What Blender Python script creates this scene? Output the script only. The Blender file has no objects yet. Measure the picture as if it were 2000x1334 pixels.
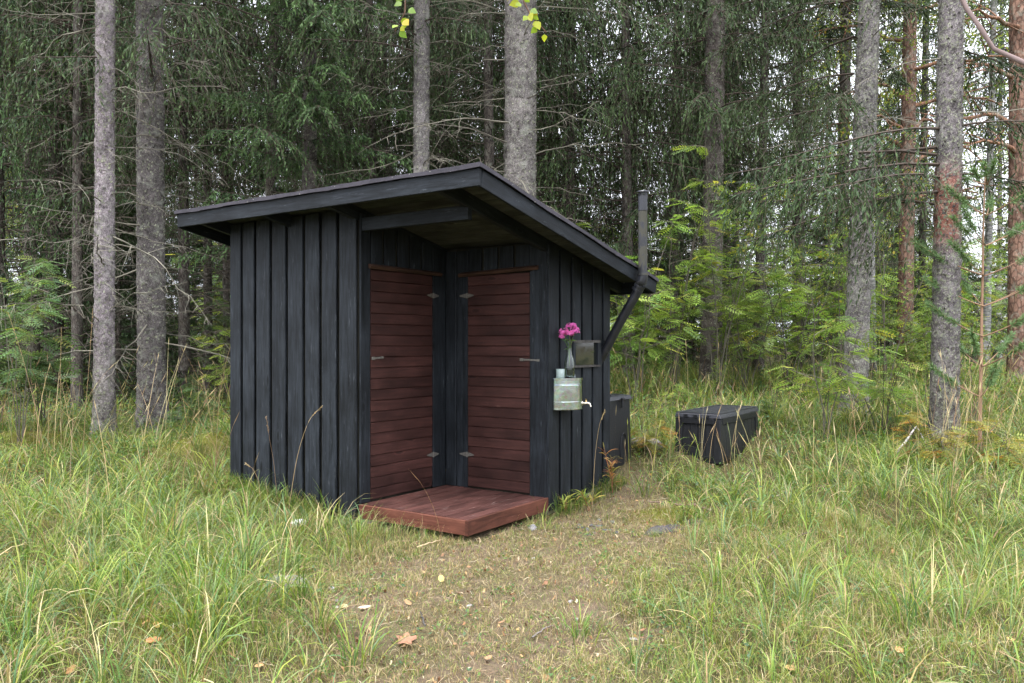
import bpy, math, random
import numpy as np
from mathutils import Vector, Matrix

R = math.radians
sc = bpy.context.scene
col = sc.collection
rng = np.random.default_rng(7)
random.seed(7)

# ------------------------------------------------------------------ camera, sky, sun, exposure
EYE = 1.44
F = 1580.0                      # focal length in photo pixels (2000 px wide)
cam_d = bpy.data.cameras.new('camera')
cam = bpy.data.objects.new('camera', cam_d)
col.objects.link(cam)
cam.location = (0, 0, EYE)
cam.rotation_euler = (R(90), 0, 0)
cam_d.sensor_width = 36
cam_d.lens = 36 * F / 2000
cam_d.shift_y = 7.3 / 2000
cam_d.clip_end = 800
sc.camera = cam

SUN_EL, SUN_AZ = 66.0, 205.0    # azimuth measured clockwise from +Y (north): behind the camera
wd = bpy.data.worlds.new('World')
sc.world = wd
wd.use_nodes = True
wn = wd.node_tree
bg = wn.nodes['Background']
sky = wn.nodes.new('ShaderNodeTexSky')
sky.sky_type = 'NISHITA'
sky.sun_disc = False
sky.sun_elevation = R(SUN_EL)
sky.sun_rotation = R(SUN_AZ)
sky.dust_density = 3.0
hsv = wn.nodes.new('ShaderNodeHueSaturation')
hsv.inputs['Saturation'].default_value = 0.12       # overcast: the cloud layer takes the blue out
wn.links.new(sky.outputs[0], hsv.inputs['Color'])
mixw = wn.nodes.new('ShaderNodeMix')
mixw.data_type = 'RGBA'
mixw.inputs['Factor'].default_value = 0.8
wn.links.new(hsv.outputs[0], mixw.inputs['A'])
# overcast dome: three times as bright overhead as at the horizon (standard overcast sky)
wtc = wn.nodes.new('ShaderNodeTexCoord'); wsep = wn.nodes.new('ShaderNodeSeparateXYZ'); wmap = wn.nodes.new('ShaderNodeMapRange')
wn.links.new(wtc.outputs['Generated'], wsep.inputs[0]); wn.links.new(wsep.outputs[2], wmap.inputs['Value'])
wmap.inputs['From Min'].default_value = 0; wmap.inputs['From Max'].default_value = 1
wmap.inputs['To Min'].default_value = 1 / 3; wmap.inputs['To Max'].default_value = 1
wcol = wn.nodes.new('ShaderNodeVectorMath'); wcol.operation = 'SCALE'
wcol.inputs[0].default_value = (18.6, 19.4, 21.4)
wn.links.new(wmap.outputs[0], wcol.inputs['Scale'])
wn.links.new(wcol.outputs[0], mixw.inputs['B'])
wn.links.new(mixw.outputs['Result'], bg.inputs['Color'])
bg.inputs['Strength'].default_value = 0.15

sun_d = bpy.data.lights.new('sun', 'SUN')
sun_d.energy = 2.0
sun_d.angle = R(24)
sun_d.color = (1.0, 0.975, 0.94)
sun = bpy.data.objects.new('sun', sun_d)
col.objects.link(sun)
sun.rotation_euler = (R(90 - SUN_EL), 0, R(180 - SUN_AZ))
sun.location = (0, -10, 20)

vs = sc.view_settings
vs.view_transform = 'Standard'
vs.look = 'None'
vs.gamma = 1
vs.use_curve_mapping = False
vs.exposure = 1.15
sc.render.engine = 'CYCLES'
sc.cycles.max_bounces = 6
sc.cycles.diffuse_bounces = 3
sc.cycles.transmission_bounces = 8
sc.cycles.transparent_max_bounces = 8
sc.cycles.use_denoising = True
sc.cycles.use_adaptive_sampling = True
sc.cycles.adaptive_threshold = .03
sc.cycles.use_light_tree = False
sc.render.filter_size = 1.2

# ------------------------------------------------------------------ helpers
def sm(x, a, b):
    t = np.clip((x - a) / (b - a), 0, 1)
    return t * t * (3 - 2 * t)

def gz(x, y):
    """ground height (numpy)"""
    x = np.asarray(x, float); y = np.asarray(y, float)
    L = sm(-x, .9, 3.2); Rr = sm(x, .2, 1.6)
    z = L * .075 * np.clip(y - 5.2, 0, 4.4) + Rr * .1 * np.clip(y - 6.3, 0, 7) + Rr * .02 * np.clip(y - 13.3, 0, 30)
    z = z + (1 - L) * (1 - Rr) * .06 * np.clip(y - 7.6, 0, 8)
    away = sm(np.hypot((x + .7), (y - 7.0)), 1.7, 3.6)
    b = .035 * np.sin(2.1 * x + .7 * y + 1) + .03 * np.sin(-1.3 * x + 2.3 * y + 2.2) + .018 * np.sin(4.3 * x + 3.7 * y) + .012 * np.sin(7.7 * x - 6.1 * y + 1)
    z = z + b * away * (1 + .6 * sm(np.abs(x), 1, 3))
    z = z + .07 * sm(-x, .9, 2.2) * sm(y, 2.8, 4) * (1 - sm(y, 5.2, 6.4))
    z = z + .17 * np.exp(-(((x - 1.15) ** 2 + (y - 8.55) ** 2) / .38))
    # moss hummocks
    for hx, hy, h, r in HUMMOCKS:
        z = z + h * np.exp(-(((x - hx) ** 2 + (y - hy) ** 2) / (r * r)))
    return z

HUMMOCKS = [(-3.3, 8.6, .20, .45), (-5.3, 9.0, .22, .5), (2.45, 6.35, .10, .38), (2.95, 5.0, .10, .34), (1.25, 6.6, .05, .25), (-1.6, 3.9, .03, .2)]

def wx(px, Y):
    return (px - 1000) / F * Y

def zat(py, Y):
    return EYE - (py - 674.3) / F * Y

def tag(o, label=None, cat=None, group=None, kind=None):
    if label: o['label'] = label
    if cat: o['category'] = cat
    if group: o['group'] = group
    if kind: o['kind'] = kind
    return o

def empty(name, loc=(0, 0, 0), rz=0, parent=None):
    o = bpy.data.objects.new(name, None)
    col.objects.link(o)
    o.location = loc
    o.rotation_euler = (0, 0, rz)
    o.empty_display_size = .1
    if parent: o.parent = parent
    return o

class MB:
    """collects vertices / faces (numpy) into one mesh"""
    def __init__(self):
        self.v = []; self.q = []; self.t = []; self.c = []; self.mq = []; self.mt = []; self.n = 0; self.poly = []
    def add(self, V, Q=None, T=None, C=None, m=0):
        V = np.asarray(V, float).reshape(-1, 3)
        if Q is not None and len(Q):
            Q = np.asarray(Q, int).reshape(-1, 4); self.q.append(Q + self.n); self.mq.append(np.full(len(Q), m))
        if T is not None and len(T):
            T = np.asarray(T, int).reshape(-1, 3); self.t.append(T + self.n); self.mt.append(np.full(len(T), m))
        if C is None: C = (1, 1, 1)
        C = np.asarray(C, float)
        if C.ndim == 1: C = np.tile(C, (len(V), 1))
        self.c.append(C); self.v.append(V); self.n += len(V)
        return self
    def mesh(self, name, mats, smooth=False):
        me = bpy.data.meshes.new(name)
        V = np.concatenate(self.v)
        Q = np.concatenate(self.q) if self.q else np.zeros((0, 4), int)
        T = np.concatenate(self.t) if self.t else np.zeros((0, 3), int)
        loops = np.concatenate([Q.ravel(), T.ravel()])
        starts = np.concatenate([np.arange(len(Q)) * 4, len(Q) * 4 + np.arange(len(T)) * 3])
        me.vertices.add(len(V)); me.vertices.foreach_set('co', V.astype(np.float32).ravel())
        me.loops.add(len(loops)); me.loops.foreach_set('vertex_index', loops.astype(np.int32))
        me.polygons.add(len(starts)); me.polygons.foreach_set('loop_start', starts.astype(np.int32))
        mi = np.concatenate((self.mq or [np.zeros(0)]) + (self.mt or [np.zeros(0)])).astype(np.int32)
        if not isinstance(mats, (list, tuple)): mats = [mats]
        for m in mats: me.materials.append(m)
        me.polygons.foreach_set('material_index', mi)
        me.polygons.foreach_set('use_smooth', np.full(len(starts), bool(smooth)))
        C = np.concatenate(self.c)
        a = me.attributes.new('Col', 'FLOAT_COLOR', 'POINT')
        a.data.foreach_set('color', np.concatenate([C, np.ones((len(C), 1))], 1).astype(np.float32).ravel())
        me.update(calc_edges=True)
        me.validate()
        return me
    def build(self, name, mats, parent=None, smooth=False, loc=None):
        return link(name, self.mesh(name, mats, smooth), parent, loc)

def link(name, me, parent=None, loc=None, rot=None):
    o = bpy.data.objects.new(name, me)
    col.objects.link(o)
    if parent: o.parent = parent
    if loc is not None: o.location = loc
    if rot is not None: o.rotation_euler = rot
    return o

def tubes(P, Rd, sides=3):
    """P (N,K,3), Rd (N,K) -> verts, quads"""
    P = np.asarray(P, float); Rd = np.asarray(Rd, float)
    if P.ndim == 2: P = P[None]; Rd = Rd[None]
    N, K, _ = P.shape
    Tn = np.gradient(P, axis=1)
    Tn /= np.linalg.norm(Tn, axis=2, keepdims=True) + 1e-9
    ref = np.where(np.abs(Tn[..., 2:3]) > .9, np.array([1., 0, 0]), np.array([0, 0, 1.]))
    A = np.cross(Tn, ref); A /= np.linalg.norm(A, axis=2, keepdims=True) + 1e-9
    B = np.cross(Tn, A)
    an = np.arange(sides) * 2 * np.pi / sides
    V = P[:, :, None, :] + Rd[:, :, None, None] * (np.cos(an)[None, None, :, None] * A[:, :, None, :] + np.sin(an)[None, None, :, None] * B[:, :, None, :])
    idx = np.arange(N * K * sides).reshape(N, K, sides)
    a = idx[:, :-1, :]; b = np.roll(a, -1, 2); d = idx[:, 1:, :]; c = np.roll(d, -1, 2)
    Q = np.stack([a, b, c, d], -1).reshape(-1, 4)
    return V.reshape(-1, 3), Q

def box_vf(x0, x1, y0, y1, z0, z1):
    V = [(x0, y0, z0), (x1, y0, z0), (x1, y1, z0), (x0, y1, z0), (x0, y0, z1), (x1, y0, z1), (x1, y1, z1), (x0, y1, z1)]
    Q = [(0, 3, 2, 1), (4, 5, 6, 7), (0, 1, 5, 4), (1, 2, 6, 5), (2, 3, 7, 6), (3, 0, 4, 7)]
    return V, Q

def plank_vf(L, W, T, ch=.004, cut0=0., cut1=0.):
    """chamfered plank: length L along local Z (0..L), width W along X, thickness T along Y; cut0/1 shear the ends along X"""
    w, t = W / 2, T / 2
    prof = [(-w + ch, -t), (w - ch, -t), (w, -t + ch), (w, t - ch), (w - ch, t), (-w + ch, t), (-w, t - ch), (-w, -t + ch)]
    V = [(x, y, 0 + cut0 * x) for x, y in prof] + [(x, y, L + cut1 * x) for x, y in prof]
    Q = [(i, (i + 1) % 8, 8 + (i + 1) % 8, 8 + i) for i in range(8)]
    Q += [(0, 7, 6, 1), (1, 6, 5, 2), (2, 5, 4, 3), (8, 9, 14, 15), (9, 10, 13, 14), (10, 11, 12, 13)]
    return V, Q

# ------------------------------------------------------------------ materials
class NT:
    def __init__(self, name):
        self.m = bpy.data.materials.new(name)
        self.m.use_nodes = True
        self.t = self.m.node_tree
        self.b = self.t.nodes['Principled BSDF']
        self.out = self.t.nodes['Material Output']
    def n(self, typ, **kw):
        nd = self.t.nodes.new('ShaderNode' + typ)
        for k, v in kw.items():
            if hasattr(nd, k): setattr(nd, k, v)
            else: nd.inputs[k.replace('_', ' ')].default_value = v
        return nd
    def l(self, a, b): self.t.links.new(a, b)
    def noise(self, vec, scale, detail=6, rough=.6, dist=0):
        nd = self.n('TexNoise', Scale=scale, Detail=detail, Roughness=rough, Distortion=dist)
        if vec is not None: self.l(vec, nd.inputs['Vector'])
        return nd.outputs['Fac']
    def ramp(self, fac, stops):
        nd = self.n('ValToRGB')
        e = nd.color_ramp.elements
        while len(e) < len(stops): e.new(.5)
        for el, (p, c) in zip(e, stops):
            el.position = p
            el.color = (c, c, c, 1) if isinstance(c, (int, float)) else (*c, 1)
        self.l(fac, nd.inputs['Fac'])
        return nd.outputs['Color']
    def mix(self, fac, a, b, blend='MIX'):
        nd = self.n('Mix', data_type='RGBA', blend_type=blend)
        for s, v in (('Factor', fac), ('A', a), ('B', b)):
            i = nd.inputs[s] if s != 'Factor' else nd.inputs[0]
            if s == 'A': i = nd.inputs[6]
            if s == 'B': i = nd.inputs[7]
            if isinstance(v, bpy.types.NodeSocket): self.l(v, i)
            elif isinstance(v, (tuple, list)): i.default_value = (*v, 1)
            else: i.default_value = v if s == 'Factor' else (v, v, v, 1)
        return nd.outputs[2]
    def math(self, op, a, b=0.):
        nd = self.n('Math', operation=op)
        for i, v in ((0, a), (1, b)):
            if isinstance(v, bpy.types.NodeSocket): self.l(v, nd.inputs[i])
            else: nd.inputs[i].default_value = v
        return nd.outputs[0]
    def bump(self, h, strength=.5, dist=.01):
        nd = self.n('Bump', Strength=strength, Distance=dist)
        self.l(h, nd.inputs['Height'])
        self.l(nd.outputs[0], self.b.inputs['Normal'])
    def objcoord(self, scale, jitter=20):
        tc = self.n('TexCoord')
        oi = self.n('ObjectInfo')
        mp = self.n('Mapping')
        mp.inputs['Scale'].default_value = scale
        self.l(tc.outputs['Object'], mp.inputs['Vector'])
        r = self.math('MULTIPLY', oi.outputs['Random'], jitter)
        cb = self.n('CombineXYZ')
        self.l(r, cb.inputs[0]); self.l(self.math('MULTIPLY', r, 1.7), cb.inputs[1]); self.l(self.math('MULTIPLY', r, .6), cb.inputs[2])
        self.l(cb.outputs[0], mp.inputs['Location'])
        return mp.outputs[0], oi.outputs['Random']
    def set(self, color=None, rough=None, spec=None, metal=None):
        for nm, v in (('Base Color', color), ('Roughness', rough), ('Specular IOR Level', spec), ('Metallic', metal)):
            if v is None: continue
            i = self.b.inputs[nm]
            if isinstance(v, bpy.types.NodeSocket): self.l(v, i)
            elif isinstance(v, (tuple, list)): i.default_value = (*v, 1)
            else: i.default_value = v
        return self

def wood(name, dark, light, wear=(.25, .26, .27), wear_amt=.02, rough=.65, spec=.16, knots=True, bump=.5):
    """plank material, grain along local Z of each plank object"""
    n = NT(name)
    v, rnd = n.objcoord((14, 14, .9))
    g1 = n.noise(v, 3.0, 6, .68, .6)
    g2 = n.noise(v, 9.0, 4, .7)
    g = n.math('ADD', n.math('MULTIPLY', g1, .7), n.math('MULTIPLY', g2, .3))
    c = n.ramp(g, [(.38, dark), (.60, light)])
    # per plank tone
    tone = n.math('ADD', n.math('MULTIPLY', rnd, .32), .84)
    c = n.mix(1.0, c, n.mix(0, tone, tone), 'MULTIPLY')
    h = g
    if knots:
        vk, _ = n.objcoord((5.5, 5.5, 1.9), 33)
        vo = n.n('TexVoronoi', feature='F1', Scale=1.0, Randomness=1.0)
        n.l(vk, vo.inputs['Vector'])
        kd = n.math('ADD', vo.outputs['Distance'], n.math('MULTIPLY', n.noise(v, 4, 4), .12))
        k = n.ramp(kd, [(.09, 1.0), (.14, .5), (.18, 0.)])
        c = n.mix(n.math('MULTIPLY', k, .8), c, tuple(x * .45 for x in dark))
        h = n.math('ADD', h, n.math('MULTIPLY', k, -.35))
        ring = n.ramp(kd, [(.14, 0.), (.165, 1.), (.20, 0.)])
        c = n.mix(n.math('MULTIPLY', ring, .22), c, tuple(min(1, x * 2.6) for x in light))
    # scratched pale fibres
    vw, _ = n.objcoord((30, 30, 3.2), 51)
    w = n.ramp(n.noise(vw, 1.6, 8, .75), [(.66 - wear_amt, 0.), (.76, 1.)])
    c = n.mix(n.math('MULTIPLY', w, .75), c, wear)
    # broad weathering
    vb, _ = n.objcoord((1.5, 1.5, 1.1), 9)
    b = n.ramp(n.noise(vb, 2.2, 5), [(.35, .6), (.7, 1.35)])
    c = n.mix(1.0, c, b, 'MULTIPLY')
    rr = n.ramp(g, [(.3, rough - .08), (.7, rough + .15)])
    n.set(c, rr, spec)
    n.bump(h, bump, .004)
    return n.m

M = {}
M['stain'] = wood('black_stained_wood', (.0045, .0056, .0070), (.0208, .0246, .0300), wear=(.15, .17, .19), wear_amt=.055, rough=.6)
M['stain_in'] = wood('dark_bare_wood', (.013, .0125, .0095), (.034, .031, .023), wear=(.07, .06, .05), rough=.7)
M['soffit'] = wood('weathered_soffit_wood', (.030, .031, .030), (.068, .070, .066), wear=(.10, .10, .09), rough=.8)
M['greywood'] = wood('grey_weathered_frame', (.045, .041, .038), (.10, .092, .085), rough=.8)
M['door'] = wood('red_brown_painted_wood', (.026, .0104, .0086), (.053, .0215, .0180), wear=(.2, .12, .10), wear_amt=.015, rough=.6, bump=.35)
M['deck'] = wood('red_brown_deck_wood', (.043, .0175, .0145), (.082, .035, .029), wear=(.36, .27, .24), wear_amt=.075, rough=.6)
M['rim'] = wood('red_brown_rim_wood', (.060, .021, .014), (.115, .043, .028), wear=(.3, .2, .16), wear_amt=.0, rough=.6)
M['lintel'] = wood('bare_brown_wood', (.030, .016, .011), (.070, .036, .023), rough=.7)

def simple(name, c, rough=.5, metal=0, spec=.5, var=.25, scale=20, bump=.15, dist=.002):
    n = NT(name)
    v, rnd = n.objcoord((1, 1, 1))
    f = n.noise(v, scale, 6)
    cc = n.ramp(f, [(.3, tuple(x * (1 - var) for x in c)), (.7, tuple(x * (1 + var) for x in c))])
    n.set(cc, n.ramp(f, [(.3, max(.05, rough - .1)), (.7, min(1, rough + .1))]), spec, metal)
    n.bump(f, bump, dist)
    return n.m

M['plastic'] = simple('black_plastic', (.011, .0115, .014), .45, spec=.3, var=.2, scale=90, bump=.25, dist=.001)
M['plastic_lid'] = simple('dark_grey_plastic', (.024, .025, .031), .42, spec=.4, var=.2, scale=60, bump=.2, dist=.001)
M['pipe'] = None
M['concrete'] = simple('grey_concrete', (.30, .28, .25), .9, var=.35, scale=25, bump=.6, dist=.006)
M['hinge'] = simple('old_zinc', (.13, .12, .105), .6, metal=.4, var=.45, scale=60)
M['chrome'] = simple('tap_metal', (.66, .62, .53), .25, metal=1, var=.1)
M['brass'] = simple('tap_brass', (.5, .36, .16), .35, metal=1, var=.15)

n = NT('weathered_pipe')
v, _ = n.objcoord((1, 1, 1), 3)
f = n.noise(v, 9, 8, .65, .5)
f2 = n.noise(v, 45, 5)
c = n.mix(n.ramp(f, [(.47, 0.), (.53, 1.)]), (.012, .013, .017), (.042, .040, .026))
c = n.mix(n.math('MULTIPLY', f2, .4), c, (.05, .05, .05))
n.set(c, n.ramp(f, [(.45, .35), (.55, .8)]), .4); n.bump(f, .3, .003)
M['pipe_old'] = n.m
M['pipe'] = simple('black_pipe', (.016, .017, .022), .35, var=.25, scale=14)

n = NT('galvanised_steel')
v, _ = n.objcoord((1, 1, 1), 3)
vo = n.n('TexVoronoi', Scale=34.); n.l(v, vo.inputs['Vector'])
f = n.noise(v, 6, 5)
n.set(n.mix(.25, n.ramp(f, [(.3, (.42, .48, .48)), (.7, (.58, .65, .63))]), vo.outputs['Color'], 'SOFT_LIGHT'), n.ramp(f, [(.3, .13), (.7, .24)]), .5, 1.0)
M['zinc'] = n.m

n = NT('roof_felt')
v, _ = n.objcoord((1, 1, 1), 0)
f = n.noise(v, 7, 6); f2 = n.noise(v, 160, 4, .8)
vo = n.n('TexVoronoi', Scale=26.); n.l(v, vo.inputs['Vector'])
sp = n.ramp(vo.outputs['Distance'], [(.10, 1.), (.14, 0.)])
spm = n.math('MULTIPLY', sp, n.ramp(n.noise(v, 5, 4), [(.44, 0.), (.58, 1.)]))
c = n.ramp(n.math('ADD', n.math('MULTIPLY', f, .5), n.math('MULTIPLY', f2, .5)), [(.35, (.022, .020, .026)), (.65, (.062, .056, .068))])
c = n.mix(n.math('MULTIPLY', spm, .8), c, (.42, .40, .36))
n.set(c, .8, .3); n.bump(f2, .6, .003)
M['felt'] = n.m

def glass(name, tint, rough=.02, ior=1.45):
    n = NT(name)
    n.set(tint, rough)
    n.b.inputs['Transmission Weight'].default_value = 1.0
    n.b.inputs['IOR'].default_value = ior
    return n.m
M['glass'] = glass('green_tinted_glass', (.86, .95, .90))
M['water'] = glass('vase_water', (.86, .96, .92), 0, 1.33)
n = NT('window_glass')
v, _ = n.objcoord((1, 1, 1), 0)
n.set((.012, .014, .012), n.ramp(n.noise(v, 14, 5), [(.35, .03), (.7, .12)]), .9)
M['pane'] = n.m

def foliage(name, trans=.3, rough=.55, spec=.25, hue_var=.12, vein=0):
    n = NT(name)
    at = n.n('Attribute', attribute_name='Col')
    oi = n.n('ObjectInfo')
    hs = n.n('HueSaturation')
    n.l(at.outputs['Color'], hs.inputs['Color'])
    n.l(n.math('ADD', n.math('MULTIPLY', oi.outputs['Random'], hue_var * 2), 1 - hue_var), hs.inputs['Value'])
    n.l(n.math('ADD', n.math('MULTIPLY', oi.outputs['Random'], .02), .49), hs.inputs['Hue'])
    n.set(hs.outputs[0], rough, spec)
    if trans > 0:
        tr = n.n('BsdfTranslucent')
        tm = n.mix(1.0, hs.outputs[0], (1.25, 1.25, .75), 'MULTIPLY')
        n.l(tm, tr.inputs['Color'])
        ms = n.n('MixShader'); ms.inputs[0].default_value = trans
        n.l(n.b.outputs[0], ms.inputs[1]); n.l(tr.outputs[0], ms.inputs[2])
        n.l(ms.outputs[0], n.out.inputs['Surface'])
    return n.m
M['grass'] = foliage('grass_blades', .35, .5, .3, .0)
M['needle'] = foliage('spruce_needles', .18, .6, .2, .16)
M['leaf'] = foliage('broad_leaves', .45, .45, .3, .12)
M['litter'] = foliage('dry_litter', .1, .8, .1, .1)
M['petal'] = foliage('pink_petals', .35, .6, .2, .05)
M['twig'] = foliage('lichen_twigs', 0, .9, .1, .15)

def bark(name, scale=(70, 70, 34), lichen=.0, strength=.55, light=1.0):
    n = NT(name)
    at = n.n('Attribute', attribute_name='Col')
    v, rnd = n.objcoord((1, 1, 1), 5)
    mp = n.n('Mapping'); mp.inputs['Scale'].default_value = scale
    n.l(v, mp.inputs['Vector'])
    vo = n.n('TexVoronoi', feature='F1', Scale=1.0); n.l(mp.outputs[0], vo.inputs['Vector'])
    vd = n.n('TexVoronoi', feature='DISTANCE_TO_EDGE', Scale=1.0); n.l(mp.outputs[0], vd.inputs['Vector'])
    f = n.noise(v, 22, 8, .7)
    edge = n.ramp(vd.outputs['Distance'], [(.0, .42), (.16, 1.0)])
    cellv = n.ramp(vo.outputs['Color'], [(0., .72 * light), (1., 1.25 * light)])
    c = n.mix(1.0, at.outputs['Color'], cellv, 'MULTIPLY')
    c = n.mix(1.0, c, edge, 'MULTIPLY')
    c = n.mix(1.0, c, n.ramp(f, [(.3, .75), (.7, 1.25)]), 'MULTIPLY')
    c = n.mix(1.0, c, n.ramp(n.noise(v, 3.2, 4, .6), [(.32, .62), (.68, 1.3)]), 'MULTIPLY')
    c = n.mix(n.math('MULTIPLY', n.ramp(n.noise(v, 9, 5, .65, .4), [(.52, 0.), (.64, 1.)]), .4), c, (.26, .27, .22))
    if lichen > 0:
        lf = n.noise(v, 34, 7, .7, .3)
        lm = n.ramp(lf, [(.62 - lichen * .1, 0.), (.68 - lichen * .1, 1.)])
        c = n.mix(n.math('MULTIPLY', lm, .75), c, (.30, .32, .22))
    n.set(c, .9, .15)
    h = n.math('ADD', n.math('MULTIPLY', edge, .6), n.math('MULTIPLY', f, .6))
    n.bump(h, strength, .012)
    return n.m
M['bark'] = bark('spruce_bark', lichen=.35)
M['bark_lichen'] = bark('lichen_spotted_bark', lichen=.8)
M['bark_far'] = bark('far_bark', scale=(24, 24, 9), lichen=.2)
M['pine_bark'] = bark('orange_pine_bark', scale=(16, 16, 7), lichen=0, strength=.5)
M['birch_bark'] = bark('pale_birch_bark', scale=(5, 5, 22), lichen=.2, strength=.4)

n = NT('forest_floor')
tc = n.n('TexCoord'); v = tc.outputs['Object']
at = n.n('Attribute', attribute_name='Col')
a = n.noise(v, 3.1, 8, .65); b = n.noise(v, 28, 8, .75); c2 = n.noise(v, 120, 5, .7)
c = n.ramp(n.math('ADD', n.math('MULTIPLY', b, .6), n.math('MULTIPLY', c2, .4)), [(.30, (.40, .40, .40)), (.5, (.9, .9, .9)), (.68, (1.6, 1.5, 1.35))])
c = n.mix(1.0, at.outputs['Color'], c, 'MULTIPLY')
c = n.mix(n.ramp(a, [(.42, 0.), (.62, .5)]), c, (.085, .08, .03))
n.set(c, .95, .1)
n.bump(n.math('ADD', b, c2), .8, .02)
M['floor'] = n.m
n = NT('stone')
v, _ = n.objcoord((1, 1, 1), 9)
at = n.n('Attribute', attribute_name='Col')
f = n.noise(v, 18, 8, .7); f2 = n.noise(v, 5, 5)
c = n.mix(1.0, at.outputs['Color'], n.ramp(f, [(.3, .55), (.7, 1.35)]), 'MULTIPLY')
c = n.mix(n.math('MULTIPLY', n.ramp(f2, [(.52, 0.), (.62, 1.)]), .5), c, (.10, .11, .05))
n.set(c, .9, .2); n.bump(f, .6, .008)
M['stone'] = n.m
n = NT('moss')
v, _ = n.objcoord((1, 1, 1), 9)
at = n.n('Attribute', attribute_name='Col')
n.set(at.outputs['Color'], .95, .1)
M['moss'] = n.m

# ------------------------------------------------------------------ ground
def path_mask(x, y):
    """0 on the worn trodden ground, 1 in the lush grass"""
    pts = [(-.35, 1.5, .62), (-.28, 3.4, .66), (-.22, 4.4, .82), (-.1, 5.2, .9), (.55, 5.95, .75), (1.0, 6.8, .52), (1.12, 7.5, .26), (1.12, 8.0, .1)]
    best = np.full(np.shape(x), 9.)
    for (x0, y0, w0), (x1, y1, w1) in zip(pts[:-1], pts[1:]):
        dx, dy = x1 - x0, y1 - y0
        t = np.clip(((x - x0) * dx + (y - y0) * dy) / (dx * dx + dy * dy), 0, 1)
        d = np.hypot(x - x0 - t * dx, y - y0 - t * dy) / (w0 + t * (w1 - w0))
        best = np.minimum(best, d)
    wob = .16 * np.sin(5.1 * x + 2 * y) + .12 * np.sin(3.3 * x - 7.3 * y + 1) + .08 * np.sin(13 * x + 11 * y)
    return sm(best + wob, .5, 1.55)

def hut_local(x, y):
    c, s = math.cos(TH), math.sin(TH)
    dx, dy = x - QX, y - QY
    return c * dx - s * dy, s * dx + c * dy
QX, QY, TH = -.3199, 5.8761, .6008
def in_hut(x, y, m=0.):
    a, b = hut_local(x, y)
    return (a > -2.74 - m) & (a < m) & (b > -m) & (b < 2.2 + m)

def nonuni(lo, hi, c, d0, g):
    out = [c]; d = d0
    p = c
    while p < hi: p += d; d *= g if abs(p - c) > 7 else 1.0; out.append(p)
    d = d0; p = c; left = []
    while p > lo: p -= d; d *= g if abs(p - c) > 7 else 1.0; left.append(p)
    return np.array(left[::-1] + out)
def patchy_g(x, y): return .5 + .4 * np.sin(3.1 * x + 1.7 * y) * np.sin(-2.2 * x + 3.9 * y + 1) + .25 * np.sin(9.1 * x - 6.3 * y) * np.sin(7 * x + 8 * y + 2)
gx = nonuni(-220, 220, 0, .09, 1.12); gy = nonuni(-60, 330, 7, .09, 1.12)
GX, GY = np.meshgrid(gx, gy)
GZ = gz(GX, GY)
jit = rng.normal(0, .008, GZ.shape) * (np.abs(GX) < 8) * (GY < 14)
pm = path_mask(GX, GY)[..., None]
dirt = np.array([.165, .118, .086]); soil = np.array([.075, .066, .030]); forest = np.array([.060, .046, .026])
mot = np.clip(patchy_g(GX, GY), 0, 1)[..., None]
gc = (dirt * (1 - .45 * mot) + np.array([.10, .095, .04]) * .45 * mot) * (1 - pm) + soil * pm
far = sm(GY, 12, 18)[..., None]
rgt = (sm(GX, -.5, 1.5) * (1 - sm(GY, 20, 30)))[..., None]
gc = gc * (1 - far) + (forest * (1 - rgt) + np.array([.11, .105, .045]) * rgt) * far
for hx, hy, h, r in HUMMOCKS:
    k = np.exp(-(((GX - hx) ** 2 + (GY - hy) ** 2) / (r * r * .9)))[..., None]
    gc = gc * (1 - k) + np.array([.16, .16, .03]) * k
ii = np.arange(GX.size).reshape(GX.shape)
Q = np.stack([ii[:-1, :-1], ii[:-1, 1:], ii[1:, 1:], ii[1:, :-1]], -1).reshape(-1, 4)
g = MB(); g.add(np.stack([GX, GY, GZ + jit], -1), Q, C=gc.reshape(-1, 3))
ground = g.build('ground', M['floor'], smooth=True)
tag(ground, 'forest clearing ground with worn brown earth and moss', kind='structure')

# ------------------------------------------------------------------ the hut
U1, V1, U2, V2 = 1.1065, 1.1057, 2.7357, 2.2023
O1, O2, UL, VR = .309, .3367, 3.0992, 2.5227
PT = EYE - 1.2781                 # porch deck top
ZR = EYE + 1.22                   # roof top at the front eave
SL = .2042
def zt(y): return ZR - SL * (y + O1)
hut = empty('outhouse_hut', (QX, QY, 0), -TH)
tag(hut, 'small black timber outhouse with sloping roof, corner porch and two red-brown doors', 'hut')

_pl = {}
def plank(name, parent, mat, L, W, T, loc, face='y', vert=True, cut0=0., cut1=0., ch=.004, rot=None):
    """a plank object. vert: long axis up; face: axis its broad side is normal to; else pass rot"""
    key = (round(L, 3), round(W, 3), round(T, 3), round(cut0, 3), round(cut1, 3), mat, ch)
    if key not in _pl:
        mb = MB(); V, Q = plank_vf(L, W, T, ch, cut0, cut1); mb.add(V, Q)
        _pl[key] = mb.mesh(name, M[mat])
    if rot is None: rot = (0, 0, 0) if face == 'y' else (0, 0, R(90))
    return link(name, _pl[key], parent, loc, rot)

def frame(zdir, xdir):
    """rotation that sends a plank's long axis to zdir and its width to xdir"""
    z = Vector(zdir).normalized(); x = Vector(xdir); x = (x - z * x.dot(z)).normalized(); y = z.cross(x)
    return Matrix((x, y, z)).transposed().to_euler()

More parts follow.
